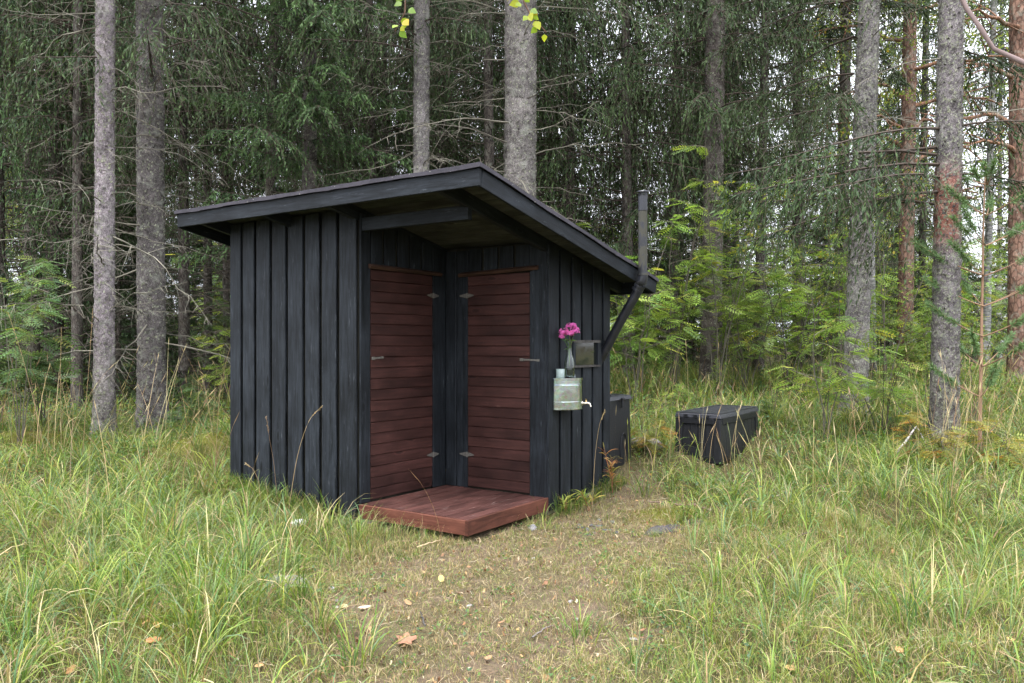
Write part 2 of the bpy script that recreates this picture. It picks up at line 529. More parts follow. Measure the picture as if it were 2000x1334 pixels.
def panel(name, parent, mat, x0, x1, y0, y1, zlo, zhi0, zhi1, along='y'):
    """wall sheathing: a box whose top follows the roof slope along y"""
    V = [(x0, y0, zlo), (x1, y0, zlo), (x1, y1, zlo), (x0, y1, zlo), (x0, y0, zhi0), (x1, y0, zhi0), (x1, y1, zhi1), (x0, y1, zhi1)]
    Q = [(0, 3, 2, 1), (4, 5, 6, 7), (0, 1, 5, 4), (1, 2, 6, 5), (2, 3, 7, 6), (3, 0, 4, 7)]
    return MB().add(V, Q).build(name, M[mat], parent)

DK = .05                           # roof deck + felt depth below the roof top
def under(y): return zt(y) - DK

def jl(a=.004): return random.uniform(-a, a)

# --- left front wall (plane y = 0)
TB = .022
wl = panel('wall', hut, 'stain_in', -U2 + .02, -U1 - .02, .026, .06, .10, under(.04) - .002, under(.06) - .002)
edges_px = [451, 476, 502.5, 533, 564, 597, 630, 664, 696.5]
def x_on_front(px):                # local x on plane y=0 seen at photo column px
    k = (px - 1000) / F; c, s = math.cos(TH), math.sin(TH)
    return (k * QY - QX) / (c + k * s)
xs = [x_on_front(p) for p in edges_px]
for i in range(8):
    gap = .035 if i < 7 else .0
    x0, x1 = xs[i], xs[i + 1] - gap
    zb = .055 + .055 * (-(x0 + x1) / 2 - U1) + jl(.006)
    L = under(.0) - .004 - zb
    plank('wall_board', wl, 'stain', L, x1 - x0 + jl(.003), TB, ((x0 + x1) / 2, jl(.002), zb), cut0=jl(.03))
# --- left end wall (x = -U2) and back wall (y = V2): seen only from the side
we = panel('wall', hut, 'stain_in', -U2 + .026, -U2 + .05, .07, V2 - .07, .1, under(.07) - .003, under(V2 - .07) - .003)
k = 12
for i in range(k):
    y0 = .014 + i * (V2 - .03) / k; w = (V2 - .03) / k - .03
    plank('wall_board', we, 'stain', under(y0 + w) - .01 - .12, w, TB, (-U2 + .012, y0 + w / 2, .12), face='x')
wb = panel('wall', hut, 'stain_in', -U2 + .02, -.02, V2 - .05, V2 - .026, .1, under(V2 - .05) - .003, under(V2 - .026) - .003)
k = 14
for i in range(k):
    x0 = -U2 + .03 + i * (U2 - .06) / k; w = (U2 - .06) / k - .03
    plank('wall_board', wb, 'stain', under(V2) - .01 - .1, w, TB, (x0 + w / 2, V2 - .008, .1))
# --- right wall (x = 0, from V1 to V2)
wr = panel('wall', hut, 'stain_in', -.06, -.026, V1 + .03, V2 - .03, .12, under(V1 + .03) - .003, under(V2 - .03) - .003)
def y_on_right(px):
    k = (px - 1000) / F; c, s = math.cos(TH), math.sin(TH)
    return (k * QY - QX) / (s - k * c)
ys = [y_on_right(p) for p in (1071, 1094.5, 1117, 1137, 1157.5, 1177.5, 1190.5)]
ys[6] = V2
for i in range(6):
    gap = .035 if i < 5 else 0
    y0, y1 = ys[i], ys[i + 1] - gap
    zb = .045 + .02 * i + jl(.01)
    plank('wall_board', wr, 'stain', under((y0 + y1) / 2) - .012 - zb, y1 - y0, TB, (jl(.002) - .002, (y0 + y1) / 2, zb), face='x')
# --- recess wall with the left door (plane x = -U1)
DH = 1.9
def recess_boards(wall, axis, fixed, a0, a1, zlo, mat='stain', pitch=.158):
    k = max(1, round((a1 - a0) / pitch)); w = (a1 - a0) / k
    for i in range(k):
        c = a0 + (i + .5) * w
        y = c if axis == 'y' else fixed
        loc = (fixed, c, zlo) if axis == 'y' else (c, fixed, zlo)
        plank('wall_board', wall, mat, under(y) - .02 - zlo, w - .028, .02, loc, face='x' if axis == 'y' else 'y')
wi = panel('wall', hut, 'stain_in', -U1 - .06, -U1 - .026, .062, V1 + .02, .13, under(.062) - .003, under(V1 + .02) - .003)
LY0, LY1 = .1277, .9174
recess_boards(wi, 'y', -U1 - .012, LY0 + .005, LY1 + .02, PT + DH + .035)
plank('corner_board', wi, 'stain', under(.06) - .03 - PT - .003, LY0 - .016, .022, (-U1 - .008, .0125 + LY0 / 2, PT + .003), face='x')
plank('jamb_board', wi, 'stain', under(1.0) - .03 - PT - .003, V1 - LY1 - .008, .022, (-U1 - .010, (LY1 + V1) / 2 + .004, PT + .003), face='x')
# --- recess wall with the right door (plane y = V1)
wj = panel('wall', hut, 'stain_in', -U1 - .0, -.03, V1 + .026, V1 + .06, .13, under(V1 + .026) - .003, under(V1 + .06) - .003)
RX0, RX1 = -U1 + .2526, -U1 + .9251
recess_boards(wj, 'x', V1 + .012, RX0 - .01, RX1 + .005, PT + DH + .035)
plank('jamb_board', wj, 'stain', under(V1) - .03 - PT - .003, .118, .022, (-U1 + .0645, V1 + .006, PT + .003))
plank('jamb_board', wj, 'stain', under(V1) - .03 - PT - .003, .122, .022, (-U1 + .1885, V1 + .012, PT + .003))
plank('corner_board', wj, 'stain', under(V1) - .03 - .05, -RX1 - .014, .022, ((RX1 - .008) / 2 - .004, V1 + .002, .05))

# --- doors
def make_door(axis):
    NP = 21; ph = DH / NP
    if axis == 'y':
        W = LY1 - LY0 - .012; c = (LY0 + LY1) / 2
        bk = MB().add(*box_vf(-U1 - .045, -U1 - .02, LY0 + .004, LY1 - .004, PT + .012, PT + DH)).build('door', M['door'], hut)
        for i in range(NP):
            plank('door_plank', bk, 'door', W, ph - .0035, .02, (-U1 - .006 + jl(.0005), LY0 + .006, PT + .012 + (i + .5) * ph * .994), rot=(R(-90), R(90), 0), ch=.0045)
    else:
        W = RX1 - RX0 - .012
        bk = MB().add(*box_vf(RX0 + .004, RX1 - .004, V1 + .02, V1 + .045, PT + .012, PT + DH)).build('door', M['door'], hut)
        for i in range(NP):
            plank('door_plank', bk, 'door', W, ph - .0035, .02, (RX0 + .006, V1 + .010 + jl(.0005), PT + .012 + (i + .5) * ph * .994), rot=(0, R(90), 0), ch=.0045)
    return bk
dl = make_door('y'); dr = make_door('x')
dl['label'] = 'red-brown plank door in the deep left side of the porch'
dr['label'] = 'red-brown plank door facing outward at the back of the porch'
# lintel strips
plank('lintel_strip', wi, 'lintel', LY1 - LY0 + .12, .045, .03, (-U1 + .012, LY0 - .02, PT + DH + .022), rot=(R(-90), R(25), 0), ch=.003)
plank('lintel_strip', wj, 'lintel', RX1 - RX0 + .17, .045, .03, (RX0 - .08, V1 - .014, PT + DH + .012), rot=frame((1, 0, .03), (0, -.9, -.42)), ch=.003)
# hinges: two tapering leaves with a knuckle; latches: flat bars
def hinge(door, axis, a, z, d):
    mb = MB()
    for s, ln in ((-1, .085), (1, .075)):
        V = [(0, 0, .021), (0, 0, -.021), (s * ln * .35, 0, -.017), (s * ln, 0, -.004), (s * ln, 0, .004), (s * ln * .35, 0, .017)]
        V2_ = [(x, -.004, zz) for x, y, zz in V]
        n_ = 6
        Qd = [(i, (i + 1) % n_, n_ + (i + 1) % n_, n_ + i) for i in range(n_)]
        mb.add(V + V2_, Qd + [(6, 7, 8, 9), (6, 9, 10, 11)])
    Vt, Qt = tubes(np.array([[0, -.005, -.024], [0, -.005, .0], [0, -.005, .024]]), np.full(3, .006), 6); mb.add(Vt, Qt)
    loc = (-U1 + .0075, a, z) if axis == 'y' else (a, V1 - .0025, z)
    o = mb.build('hinge', M['hinge'], door, loc=loc)
    if axis == 'y': o.rotation_euler = (0, 0, R(90))
for z in (1.885, .46):
    hinge(dl, 'y', LY1 + .002, z, 0); hinge(dr, 'x', RX0 - .001, z, 0)
def latch(door, axis, a, z, ln):
    mb = MB()
    V, Q = box_vf(-ln / 2, ln / 2, -.006, 0, -.007, .007); mb.add(V, Q)
    V, Q = box_vf(-ln / 2 - .002, -ln / 2 + .03, -.014, -.002, -.012, .012); mb.add(V, Q)
    V, Q = box_vf(ln / 2 - .022, ln / 2 + .004, -.010, -.001, -.010, .010); mb.add(V, Q)
    loc = (-U1 + .006, a, z) if axis == 'y' else (a, V1 - .0035, z)
    o = mb.build('latch', M['hinge'], door, loc=loc)
    o.rotation_euler = (0, R(-2), R(90)) if axis == 'y' else (0, R(1.5), 0)
latch(dl, 'y', LY0 + .075, 1.335, .13); latch(dr, 'x', RX1 + .0, 1.315, .19)

# --- porch deck
pd = MB().add(*box_vf(-U1 + .05, -.05, .05, V1 - .02, PT - .10, PT - .03)).build('porch_deck', M['stain_in'], hut)
ND = 10
for i in range(ND):
    w = (U1 - .035) / ND
    plank('deck_plank', pd, 'deck', V1 - .03, w - .008, .026, (-U1 + .004 + (i + .5) * w, .032, PT - .0135 + jl(.0015)), rot=(R(-90), 0, 0), ch=.003)
plank('rim_board', pd, 'rim', U1 - .032, .108, .028, (-U1 + .003, .015, PT - .056), rot=(0, R(90), 0), ch=.003)
plank('rim_board', pd, 'rim', V1 + .0, .110, .028, (-.014, -.0005, PT - .056), rot=(R(-90), R(90), 0), ch=.003)
# --- foundation blocks
for (x, y, w, d, h) in ((-U1 - .02, .14, .26, .2, .055), (-.45, .45, .16, .16, .05), (-U2 + .2, .2, .25, .25, .1), (-.15, V1 + .2, .2, .3, .06), (-.15, V2 - .2, .2, .25, .1)):
    MB().add(*box_vf(-w / 2, w / 2, -d / 2, d / 2, -.08, h)).build('foundation_block', M['concrete'], hut, loc=(x, y, 0))

# --- roof
rf = MB()
nx, ny = 60, 44
X = np.linspace(-UL - .02, O2 + .02, nx); Y = np.linspace(-O1 - .02, VR + .02, ny)
XX, YY = np.meshgrid(X, Y)
def felt_z(x, y): return zt(y) + .002 * np.sin(5 * x + 3 * y) + .0012 * np.sin(19 * x - 5 * y)
ZZ = felt_z(XX, YY)
ii = np.arange(nx * ny).reshape(ny, nx)
rf.add(np.stack([XX, YY, ZZ], -1), np.stack([ii[:-1, :-1], ii[:-1, 1:], ii[1:, 1:], ii[1:, :-1]], -1).reshape(-1, 4))
ring = [(x, Y[0]) for x in X] + [(X[-1], y) for y in Y[1:]] + [(x, Y[-1]) for x in X[::-1][1:]] + [(X[0], y) for y in Y[::-1][1:-1]]
ring = np.array(ring); m = len(ring)
top = np.column_stack([ring, felt_z(ring[:, 0], ring[:, 1])])
low = top.copy(); low[:, 2] -= .030 + .003 * np.sin(np.arange(m) * .37) + rng.normal(0, .0008, m)
lowi = low.copy(); lowi[:, 0] *= .992; lowi[:, 1] = lowi[:, 1] * .99 + .006
i0 = np.arange(m); i1 = (i0 + 1) % m
rf.add(np.concatenate([top, low, lowi]), np.concatenate([np.stack([i0, i0 + m, i1 + m, i1], -1), np.stack([i0 + m, i0 + 2 * m, i1 + 2 * m, i1 + m], -1)]))
roof = rf.build('roof', M['felt'], hut)
roof['label'] = 'dark bitumen felt roof sloping down to the back'
PA = math.atan(SL)
# roof boards (run along x), seen from below
nb = 23; pw = (VR + O1 - .06) / nb
for i in range(nb):
    y = -O1 + .03 + (i + .5) * pw
    plank('roof_board', roof, 'soffit', UL + O2 - .06, pw / math.cos(PA) - .004, .02, (-UL + .03, y, zt(y) - .026), rot=frame((1, 0, 0), (0, 1, -SL)), ch=.002)
# rafters (run along y)
for x in (-UL + .34, -1.93, -1.15, -.035):
    L = (VR + O1 - .07) / math.cos(PA)
    plank('rafter', roof, 'stain', L, .105, .048, (x, -O1 + .03, zt(-O1 + .03) - .088), rot=frame((0, 1, -SL), (0, SL, 1)), ch=.003)
# porch beam and fascia boards
plank('porch_beam', roof, 'stain', U1 + .02, .105, .048, (-U1 - .045, .055, 2.415), rot=(0, R(90), 0), ch=.003)
plank('fascia_board', roof, 'stain', UL + O2 - .004, .118, .024, (-UL + .002, -O1 + .012, zt(-O1) - .028 - .059), rot=(0, R(90), 0), ch=.003)
Ls = (VR + O1 - .028) / math.cos(PA)
for x in (O2 - .012, -UL + .012):
    plank('fascia_board', roof, 'stain', Ls, .118, .024, (x, -O1 + .0265, zt(-O1 + .0265) - .030 - .059), rot=frame((0, 1, -SL), (0, SL, 1)), ch=.003)
plank('fascia_board', roof, 'stain', UL + O2 - .06, .11, .024, (-UL + .03, VR - .015, zt(VR) - .09), rot=(0, R(90), 0), ch=.003)

# --- ventilation pipe: a slanting lower length, an elbow, a weathered upright with a cap
PY = 2.082; PX = .405
zw, ze, ztp = 1.36, 2.035, 2.80
vp = MB()
P = np.array([[-.05, PY, zw - .09], [PX * .33, PY, zw + (ze - zw) * .33], [PX * .5, PY, zw + (ze - zw) * .5], [PX * .93, PY, zw + (ze - zw) * .93 - .02]])
V, Q = tubes(P, np.full(4, .043), 20); vp.add(V, Q)
pipe = vp.build('vent_pipe', M['pipe'], hut, smooth=True)
pipe['label'] = 'black plastic pipe slanting up from the wall past the eave'
d = np.array([PX, 0, ze - zw]); d /= np.linalg.norm(d)
e0 = np.array([PX * .86, PY, zw + (ze - zw) * .86]); up = np.array([PX, PY, ze + .06])
pts = [e0 + d * .0]
for t in np.linspace(0, 1, 7):
    a_ = e0 + d * .03; c_ = np.array([PX, PY, ze - .02]); 
    pts.append((1 - t) ** 2 * a_ + 2 * t * (1 - t) * c_ + t * t * up)
pts = np.array(pts); V, Q = tubes(pts, np.full(len(pts), .047), 20)
el = MB().add(V, Q).build('elbow', M['pipe'], pipe, smooth=True)
for p0, dr_, r_ in ((e0 + d * .005, d, .053), (e0 + d * .045, d, .052), (up - np.array([0, 0, .01]), np.array([0, 0, 1.]), .051)):
    V, Q = tubes(np.array([p0 - dr_ * .010, p0 - dr_ * .009, p0 + dr_ * .009, p0 + dr_ * .010]), np.array([.04, r_, r_, .04]), 20)
    MB().add(V, Q).build('collar', M['pipe_old'] if r_ == .051 else M['pipe'], pipe)
zz = np.linspace(ze + .04, ztp, 8)
V, Q = tubes(np.column_stack([np.full(8, PX), np.full(8, PY), zz]), np.full(8, .041), 20)
MB().add(V, Q).build('upright', M['pipe_old'], pipe, smooth=True)
V, Q = tubes(np.array([[PX, PY, z] for z in (ztp - .14, ztp - .135, ztp - .005, ztp)]), np.array([.041, .0435, .0435, .04]), 20)
MB().add(V, Q).build('sleeve', M['pipe'], pipe, smooth=False)
cp = MB()
V, Q = tubes(np.array([[PX, PY, z] for z in (ztp + .03, ztp + .032, ztp + .042, ztp + .052)]), np.array([.001, .06, .055, .001]), 24); cp.add(V, Q)
for a in np.arange(16) * 2 * np.pi / 16:
    V, Q = tubes(np.array([[PX + .038 * math.cos(a), PY + .038 * math.sin(a), z] for z in (ztp - .005, ztp + .015, ztp + .035)]), np.full(3, .005), 4); cp.add(V, Q)
cp.build('pipe_cap', M['pipe'], pipe)

# --- small window in the right wall
wy0, wy1, wz0, wz1 = 1.47, 1.965, 1.243, 1.485
win = MB().add(*box_vf(.009, .012, wy0 + .03, wy1 - .03, wz0 + .02, wz1 - .02)).build('window', M['pane'], hut)
win['label'] = 'small low window with a dark reflecting pane'
for (a, b, c_, d_, nm, mt) in ((wy0, wy1, wz1 - .022, wz1, 'window_frame', 'greywood'), (wy0, wy1, wz0, wz0 + .018, 'window_sill', 'greywood'), (wy0, wy0 + .035, wz0 + .019, wz1 - .023, 'window_frame', 'stain'), (wy1 - .05, wy1, wz0 + .019, wz1 - .023, 'window_frame', 'stain')):
    MB().add(*box_vf(.010, .034, a, b, c_, d_)).build(nm, M[mt], win)

# ------------------------------------------------------------------ things by the hut
def hut_world(x, y, z=0):
    c, s = math.cos(TH), math.sin(TH)
    return (QX + c * x + s * y, QY - s * x + c * y, z)

# water tank: D-shaped galvanised dispenser with lid, bands and tap
TR = .165; TY = 1.158 + TR
tank = empty('water_tank', hut_world(.012, TY, .895), -TH)
tag(tank, 'galvanised half-round water tank with a tap hanging on the black wall', 'water tank')
def dprofile(r, k=28, depth=1.0):
    a = np.linspace(-np.pi / 2, np.pi / 2, k)
    return np.column_stack([depth * r * np.cos(a), r * np.sin(a)])
def dprism(r, z0, z1, depth=1.0, off=0.0):
    p = dprofile(r, depth=depth); k = len(p)
    V = np.concatenate([np.column_stack([p[:, 0] + off, p[:, 1], np.full(k, z0)]), np.column_stack([p[:, 0] + off, p[:, 1], np.full(k, z1)]), [[off, 0, z0], [off, 0, z1]]])
    i = np.arange(k - 1)
    Q = np.stack([i, i + 1, i + 1 + k, i + k], -1).tolist() + [(0, k, 2 * k - 1, k - 1)]
    T = [(2 * k, b, a) for a, b in zip(range(k - 1), range(1, k))] + [(2 * k + 1, k + a, k + b) for a, b in zip(range(k - 1), range(1, k))]
    return V, Q, T
V, Q, T = dprism(TR, .004, .262); MB().add(V, Q[:-1]).add(V, [Q[-1]], T).build('body', M['zinc'], tank, smooth=False)
tank.children[0].data.polygons.foreach_set('use_smooth', [len(p.vertices) == 4 and p.index < 27 for p in tank.children[0].data.polygons])
V, Q, T = dprism(TR + .006, .245, .268, off=.0); MB().add(V, Q, T).build('lid', M['zinc'], tank)
V, Q, T = dprism(TR + .003, 0, .010); MB().add(V, Q, T).build('base_rim', M['zinc'], tank)
for z in (.066, .205, .215):
    p = dprofile(TR + .001, 28); V, Q = tubes(np.column_stack([p, np.full(28, z)]), np.full(28, .0035), 6)
    MB().add(V, Q).build('band', M['zinc'], tank, smooth=True)
V, Q = tubes(np.array([[.05, .12, .266], [.05, .12, .285], [.052, .12, .29]]), np.array([.004, .004, .003]), 6); MB().add(V, Q).build('lid_knob', M['zinc'], tank)
# tap on the curved front towards the far end
ta = R(38); tp = np.array([TR * math.cos(ta), TR * math.sin(ta), .045]); td = np.array([math.cos(ta), math.sin(ta), 0])
tap = MB()
pts = [tp - td * .004, tp + td * .008, tp + td * .009, tp + td * .03, tp + td * .05 + np.array([0, 0, .002]), tp + td * .066 + np.array([0, 0, -.006]), tp + td * .074 + np.array([0, 0, -.022]), tp + td * .075 + np.array([0, 0, -.030])]
V, Q = tubes(np.array(pts), np.array([.022, .022, .010, .010, .0105, .010, .009, .0095]), 12); tap.add(V, Q)
tap = tap.build('tap', M['chrome'], tank, smooth=True)
hb = tp + td * .036
V, Q = tubes(np.array([hb, hb + [0, 0, .022], hb + [0, 0, .024], hb + [0, 0, .034]]), np.array([.007, .007, .005, .005]), 8)
V2_, Q2_ = tubes(np.array([hb + [-.016, .012, .034], hb + [0, 0, .036], hb + [.016, -.012, .034]]), np.array([.005, .005, .005]), 8)
MB().add(V, Q).add(V2_, Q2_).build('handle', M['brass'], tap, smooth=True)

def lathe(prof, k=24):
    prof = np.array(prof); a = np.arange(k) * 2 * np.pi / k
    V = np.stack([prof[:, 0, None] * np.cos(a), prof[:, 0, None] * np.sin(a), np.repeat(prof[:, 1, None], k, 1)], -1)
    idx = np.arange(len(prof) * k).reshape(len(prof), k)
    a_ = idx[:-1]; b_ = np.roll(a_, -1, 1); d_ = idx[1:]; c_ = np.roll(d_, -1, 1)
    return V.reshape(-1, 3), np.stack([a_, b_, c_, d_], -1).reshape(-1, 4)
zl = .895 + .268
vase = empty('glass_bottle', hut_world(.098, 1.285, zl + .001), 0)
tag(vase, 'clear glass bottle used as a vase on the tank lid', 'vase')
outp = [(.0005, .0), (.036, .0), (.043, .006), (.044, .02), (.044, .10), (.042, .13), (.034, .165), (.025, .19), (.020, .215), (.0185, .25), (.0195, .28), (.024, .31), (.026, .318)]
inp = [(.0235, .318), (.0215, .31), (.017, .28), (.016, .25), (.0175, .215), (.0225, .19), (.0315, .165), (.0395, .13), (.0415, .10), (.0415, .02), (.040, .008), (.0005, .006)]
V, Q = lathe(outp + inp, 28); MB().add(V, Q).build('bottle_glass', M['glass'], vase, smooth=True)
V, Q = lathe([(.0005, .0065), (.0385, .0085), (.0413, .02), (.0413, .085), (.0005, .085)], 24); MB().add(V, Q).build('water', M['water'], vase, smooth=False)
tum = empty('glass_tumbler', hut_world(.052, 1.178 + .035, zl + .001), 0)
tag(tum, 'small frosted glass tumbler beside the bottle on the tank lid', 'tumbler')
V, Q = lathe([(.0005, 0), (.034, 0), (.036, .004), (.037, .075), (.034, .075), (.033, .008), (.0005, .007)], 24)
n = NT('frosted_glass'); n.set((.74, .88, .84), .35); n.b.inputs['Transmission Weight'].default_value = .75
MB().add(V, Q).build('tumbler_glass', n.m, tum, smooth=True)
# phlox flowers
fl = empty('flower_bunch', hut_world(.098, 1.285, zl + .20), 0)
tag(fl, 'bunch of bright pink phlox flowers standing in the glass bottle', 'flowers')
heads = [(-.048, -.03, .18, .044), (.0, .0, .172, .045), (.012, .01, .232, .048), (.055, .015, .192, .040), (-.066, -.03, .145, .024)]
fr = np.random.default_rng(3)
for hx, hy, hz, hr in heads:
    P = np.array([[0, 0, -.10], [hx * .12, hy * .12, .05], [hx * .5, hy * .5, hz * .72], [hx, hy, hz - .01]])
    V, Q = tubes(P, np.array([.0022, .0022, .002, .0016]), 5)
    MB().add(V, Q, C=(.09, .17, .03)).build('stem', M['leaf'], fl)
    mb = MB()
    for _ in range(46 if hr > .03 else 16):
        dv = fr.normal(size=3); dv[2] = abs(dv[2]) * .8 - .15; dv /= np.linalg.norm(dv)
        c0 = np.array([hx, hy, hz]) + dv * hr * fr.uniform(.65, 1.0)
        nrm = dv + fr.normal(0, .35, 3); nrm /= np.linalg.norm(nrm)
        A = np.cross(nrm, [0, .3, 1]); A /= np.linalg.norm(A); B = np.cross(nrm, A)
        rr_ = fr.uniform(.010, .014); cc = np.array([.74, .15, .50]) * fr.uniform(.75, 1.15) + np.array([.06, .05, .05]) * fr.uniform(0, 1)
        for p in range(5):
            th = p * 2 * np.pi / 5 + fr.uniform(0, .2)
            e = lambda t, r_: c0 + (A * math.cos(t) + B * math.sin(t)) * r_ 
            mb.add([c0 - nrm * .002, e(th - .5, rr_ * .75) + nrm * .001, e(th, rr_) + nrm * .002, e(th + .5, rr_ * .75) + nrm * .001], [(0, 1, 2, 3)], C=[cc * .55, cc, cc * 1.1, cc])
    mb.build('blossom', M['petal'], fl)
for a, ln, z in ((.3, .075, .125), (2.2, .06, .12), (4.0, .07, .13), (5.3, .07, .125), (1.2, .05, .07), (3.3, .05, .05)):
    dx, dy = math.cos(a), math.sin(a); w = .012; r0 = .012
    V = [(dx * .004, dy * .004, z - .02), (dx * ln * .5 - dy * w, dy * ln * .5 + dx * w, z), (dx * ln, dy * ln, z - .012), (dx * ln * .5 + dy * w, dy * ln * .5 - dx * w, z), (dx * ln * .5, dy * ln * .5, z - .004)]
    MB().add(V, None, [(0, 4, 1), (1, 4, 2), (2, 4, 3), (3, 4, 0)], C=(.10, .2, .03)).build('leaf', M['leaf'], fl)

# ------------------------------------------------------------------ storage boxes
def hexa(mb, B, Tp, z0, z1):
    """B, Tp: (x0,x1,y0,y1) at bottom and top"""
    V = [(B[0], B[2], z0), (B[1], B[2], z0), (B[1], B[3], z0), (B[0], B[3], z0), (Tp[0], Tp[2], z1), (Tp[1], Tp[2], z1), (Tp[1], Tp[3], z1), (Tp[0], Tp[3], z1)]
    mb.add(V, box_vf(0, 1, 0, 1, 0, 1)[1])
def bevel(o, w=.008, s=2):
    m = o.modifiers.new('bevel', 'BEVEL'); m.width = w; m.segments = s; m.limit_method = 'ANGLE'; return o
# deck box in the grass: local x from near corner along the short side (-x), y along the long side
bx0 = np.array([2.15, 8.34]); bz = float(gz(2.1, 8.6)) - .02
box2 = empty('deck_storage_box', (bx0[0], bx0[1], bz), -TH)
tag(box2, 'black ribbed plastic storage box standing alone in the tall grass', 'storage box')
W2, L2, H2 = .50, 1.26, .52
e = .035
mb = MB(); hexa(mb, (-W2 + .01, -.01, .01, L2 + e), (-W2 + .03, -.03, .03, L2 - .03), .0, H2 - .06); bevel(mb.build('body', M['plastic'], box2))
for i in range(4):                 # upright planks on the short face (facing the camera)
    w = (W2 - .16) / 4; x = -W2 + .08 + i * w
    mb = MB(); V, Q = box_vf(x + .004, x + w - .004, .0, .022, .045, H2 - .12); V = np.array(V); V[4:, 1] += .012; mb.add(V, Q); bevel(mb.build('side_slat', M['plastic'], box2), .003, 1)
for x in (-W2, -.08):
    mb = MB(); V, Q = box_vf(x, x + .08, -.006, .03, 0, H2 - .06); V = np.array(V); V[4:, 1] += .014; mb.add(V, Q); bevel(mb.build('corner_post', M['plastic'], box2), .006)
for i in range(9):                 # planks of the long face
    w = (L2 - .16) / 9; y = .08 + i * w
    mb = MB(); V, Q = box_vf(-.04, .0, y + .005, y + w - .005, .045, H2 - .12); V = np.array(V); V[4:, 0] -= .016; V[4:, 1] -= .03 * (i / 8); mb.add(V, Q); bevel(mb.build('side_slat', M['plastic'], box2), .003, 1)
for y in (.0, L2 - .07):
    mb = MB(); V, Q = box_vf(-.05, .008, y, y + .08, 0, H2 - .06); V = np.array(V); V[4:, 0] -= .016; V[4:, 1] -= .03 * (y > .5); mb.add(V, Q); bevel(mb.build('corner_post', M['plastic'], box2), .006)
mb = MB(); V, Q = box_vf(-W2 + .07, -.07, -.003, .02, H2 - .115, H2 - .055); mb.add(V, Q); bevel(mb.build('top_rail', M['plastic'], box2), .004)
mb = MB(); V, Q = box_vf(-.04, .0, .07, L2 - .09, H2 - .115, H2 - .055); mb.add(V, Q); bevel(mb.build('top_rail', M['plastic'], box2), .004)
mb = MB(); hexa(mb, (-W2 - .005, .005, -.005, L2), (-W2 + .008, -.008, .008, L2 - .012), H2 - .055, H2 - .008); lid = bevel(mb.build('lid', M['plastic_lid'], box2), .008)
for i in range(5):
    w = (W2 - .12) / 5
    mb = MB(); mb.add(*box_vf(-W2 + .06 + i * w + .005, -W2 + .06 + (i + 1) * w - .005, .06, L2 - .06, H2 - .012, H2 - .003)); mb.build('lid_slat', M['plastic_lid'], lid)
for a in ((-W2 + .008, -.008, .010, .052), (-W2 + .008, -.008, L2 - .056, L2 - .014)):
    MB().add(*box_vf(*a, H2 - .012, H2 + .002)).build('lid_rail', M['plastic_lid'], lid)
for a in ((-W2 + .009, -W2 + .054, .054, L2 - .058), (-.054, -.009, .054, L2 - .058)):
    MB().add(*box_vf(*a, H2 - .012, H2 + .002)).build('lid_rail', M['plastic_lid'], lid)
for x in (-W2 + .12, -W2 / 2 - .02, -.14):
    MB().add(*box_vf(x - .02, x + .02, -.010, .006, H2 - .05, H2 - .02)).build('lid_hinge', M['plastic'], box2)
MB().add(*box_vf(-W2 / 2 - .07, -W2 / 2 + .07, -.012, .01, .20, .215)).build('handle', M['plastic'], box2)

# box behind the hut
p = hut_world(-.06, 2.27)
b1z = float(gz(*hut_world(-.1, 2.7)[:2])) - .03
box1 = empty('tall_storage_box', (p[0], p[1], b1z), -TH)
tag(box1, 'dark grey lidded storage box with a clasp, half hidden behind the hut', 'storage box')
H1 = .95 - b1z; D1 = .545
mb = MB(); hexa(mb, (-.85, -.01, .0, D1 + .01), (-.85, -.02, .0, D1 - .005), 0, H1 - .05); bevel(mb.build('body', M['plastic'], box1), .015, 3)
mb = MB(); hexa(mb, (-.87, .006, -.005, D1 + .012), (-.84, -.02, .0, D1 - .01), H1 - .055, H1 - .012); l1 = bevel(mb.build('lid', M['plastic_lid'], box1), .01, 3)
for i in range(3):
    MB().add(*box_vf(-.80, -.06, .05 + i * .16, .17 + i * .16, H1 - .016, H1 - .006)).build('lid_rib', M['plastic_lid'], l1)
mb = MB(); mb.add(*box_vf(.0, .014, .30, .335, H1 - .13, H1 - .03)); mb.add(*box_vf(.002, .022, .29, .345, H1 - .05, H1 - .035)); bevel(mb.build('clasp', M['plastic'], box1), .003, 1)
a = np.linspace(0, np.pi, 12); pts = np.column_stack([np.full(12, -.006), .37 + .07 * np.cos(a), .16 + .17 * np.sin(a)])
pts = np.concatenate([[[-.006, .44, .02]], pts, [[-.006, .30, .1]]])
V, Q = tubes(pts, np.full(len(pts), .006), 6); MB().add(V, Q).build('moulded_arch', M['plastic'], box1)

